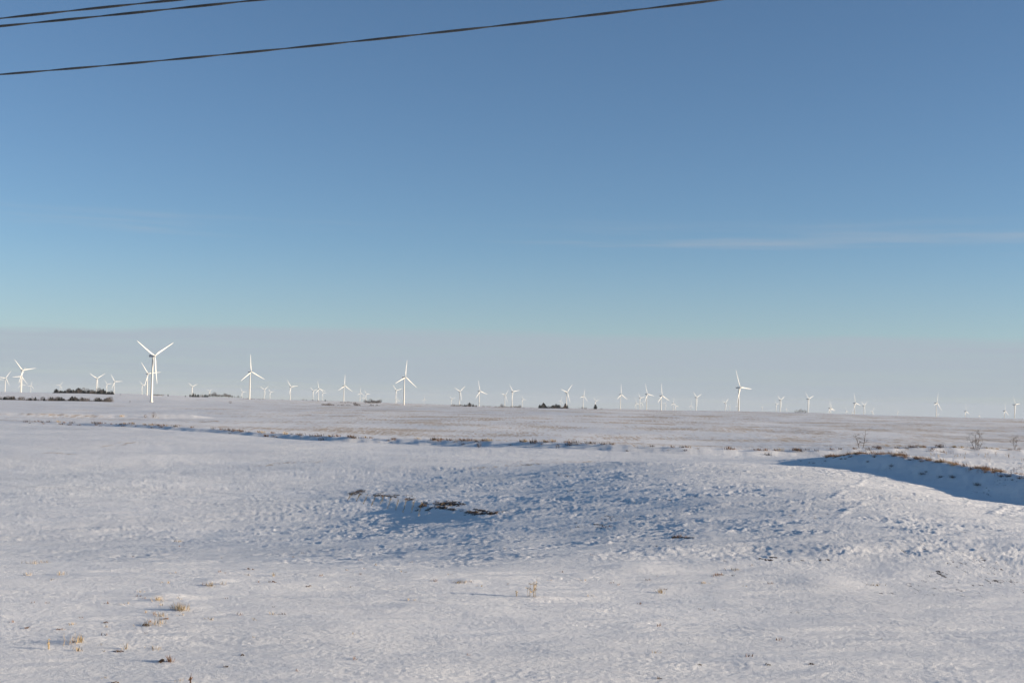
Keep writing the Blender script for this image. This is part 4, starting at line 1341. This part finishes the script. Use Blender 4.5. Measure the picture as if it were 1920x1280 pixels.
# tufts along the terrace across the field
TB = [tuft_mesh(280 + i, 34, 0.62, 0.9, 0.5, (1, 2, 0, 2)[i], .022, 0.8) for i in range(4)]
rb = random.Random(33)
acc = np.cumsum(np.r_[0, np.hypot(*np.diff(BANK_B, axis=0).T)])
for i in range(190):
    t = rb.uniform(0.2, 0.94) * acc[-1]
    j = min(int(np.searchsorted(acc, t)) - 1, len(BANK_B) - 2)
    u_ = (t - acc[j]) / (acc[j + 1] - acc[j])
    q_ = BANK_B[j] * (1 - u_) + BANK_B[j + 1] * u_
    dr = BANK_B[j + 1] - BANK_B[j]
    nrm = np.array([dr[1], -dr[0]]) / np.hypot(*dr)            # towards the upper field
    off = rb.choice((rb.gauss(0.9, 0.7), rb.gauss(0.9, 0.7), rb.uniform(-2.6, 0.6)))
    x_, y_ = q_ + nrm * off
    k = rb.choice((0, 2, 0, 1)) if off > 0.4 else rb.choice((1, 3, 0))
    o = obj('withered_tuft', TB[k], None, (x_, y_, gz(x_, y_) - 0.03), (0, 0, rb.uniform(-.8, .8)), (rb.uniform(.5, 1.5),) * 3)
    tag(o, 'withered tuft along the edge of the long terrace bank crossing the field', 'grass', 'tufts along the terrace bank')

# ------------------------------------------------------------------ overhead cables: twisted pairs
def cable(label, px3, d0, d1, phase):
    (Xa, Ya), (Xm, Ym), (Xb, Yb) = px3
    A = at(Xa, Ya, d0)
    B = at(Xb, Yb, d1)
    rm = ray(Xm, Ym)
    ex, ey = B[0] - A[0], B[1] - A[1]
    k = rm[0]                                            # x = k*y on the ray through the middle pixel
    tm = (k * A[1] - A[0]) / (ex - k * ey)
    zm = rm[2] * (A[1] + tm * ey) + EYE
    co = np.polyfit([0, tm, 1], [A[2], zm, B[2]], 2)
    ln = math.hypot(ex, ey)
    root = obj('power_cable', None, None, tuple(A))
    tag(root, label, 'cable', 'overhead cables')
    half = 0.0080
    for s in (0, 1):
        b = MB()
        pts = []
        t0, t1 = -14.0 / ln, 1 + 16.0 / ln
        n = int((t1 - t0) * ln / 0.075)
        for i in range(n + 1):
            t = t0 + (t1 - t0) * i / n
            ph = phase + math.pi * s + t * ln * 2 * math.pi / 1.92
            o1, o2 = half * math.cos(ph), half * math.sin(ph)
            pts.append((ex * t - ey / ln * o1, ey * t + ex / ln * o1, float(np.polyval(co, t)) - A[2] + o2))
        b.tube(pts, [half] * len(pts), 6)
        obj('strand', b.mesh('strand', [M_CABLE]), root)


cable('lowest of the three twisted overhead cables, crossing the whole top left sky', [(0, 140), (640, 80.7), (1350, 0)], 18.0, 14.05, 0.6)
cable('middle of the three twisted overhead cables in the top left corner', [(0, 49.5), (250, 24.5), (487, 0)], 15.65, 14.5, 1.9)
cable('topmost of the three twisted overhead cables in the top left corner', [(0, 35), (173, 16.5), (333, 0)], 15.3, 14.45, 0.2)

# ------------------------------------------------------------------ the hazy air over the plain
hz = MB()
lo, hi, ext = LOWEST - 1.0, max(150.0, EYE + 150.0), 23000.0
hz.add([(x, y, z) for x in (-ext, ext) for y in (-ext, ext) for z in (lo, hi)],
       [(0, 1, 3, 2), (4, 6, 7, 5), (0, 4, 5, 1), (2, 3, 7, 6), (1, 5, 7, 3), (0, 2, 6, 4)])
mh = bpy.data.materials.new('haze')
mh.use_nodes = True
mh.node_tree.nodes.clear()
pv = mh.node_tree.nodes.new('ShaderNodeVolumePrincipled')
pv.inputs['Color'].default_value = (0.86, 0.90, 0.96, 1)
pv.inputs['Density'].default_value = HAZE_DENSITY
pv.inputs['Anisotropy'].default_value = 0.0
om = mh.node_tree.nodes.new('ShaderNodeOutputMaterial')
mh.node_tree.links.new(pv.outputs[0], om.inputs['Volume'])
haze = obj('haze', hz.mesh('haze', [mh], False))
haze['kind'] = 'stuff'
haze['label'] = 'pale winter haze over the plain'
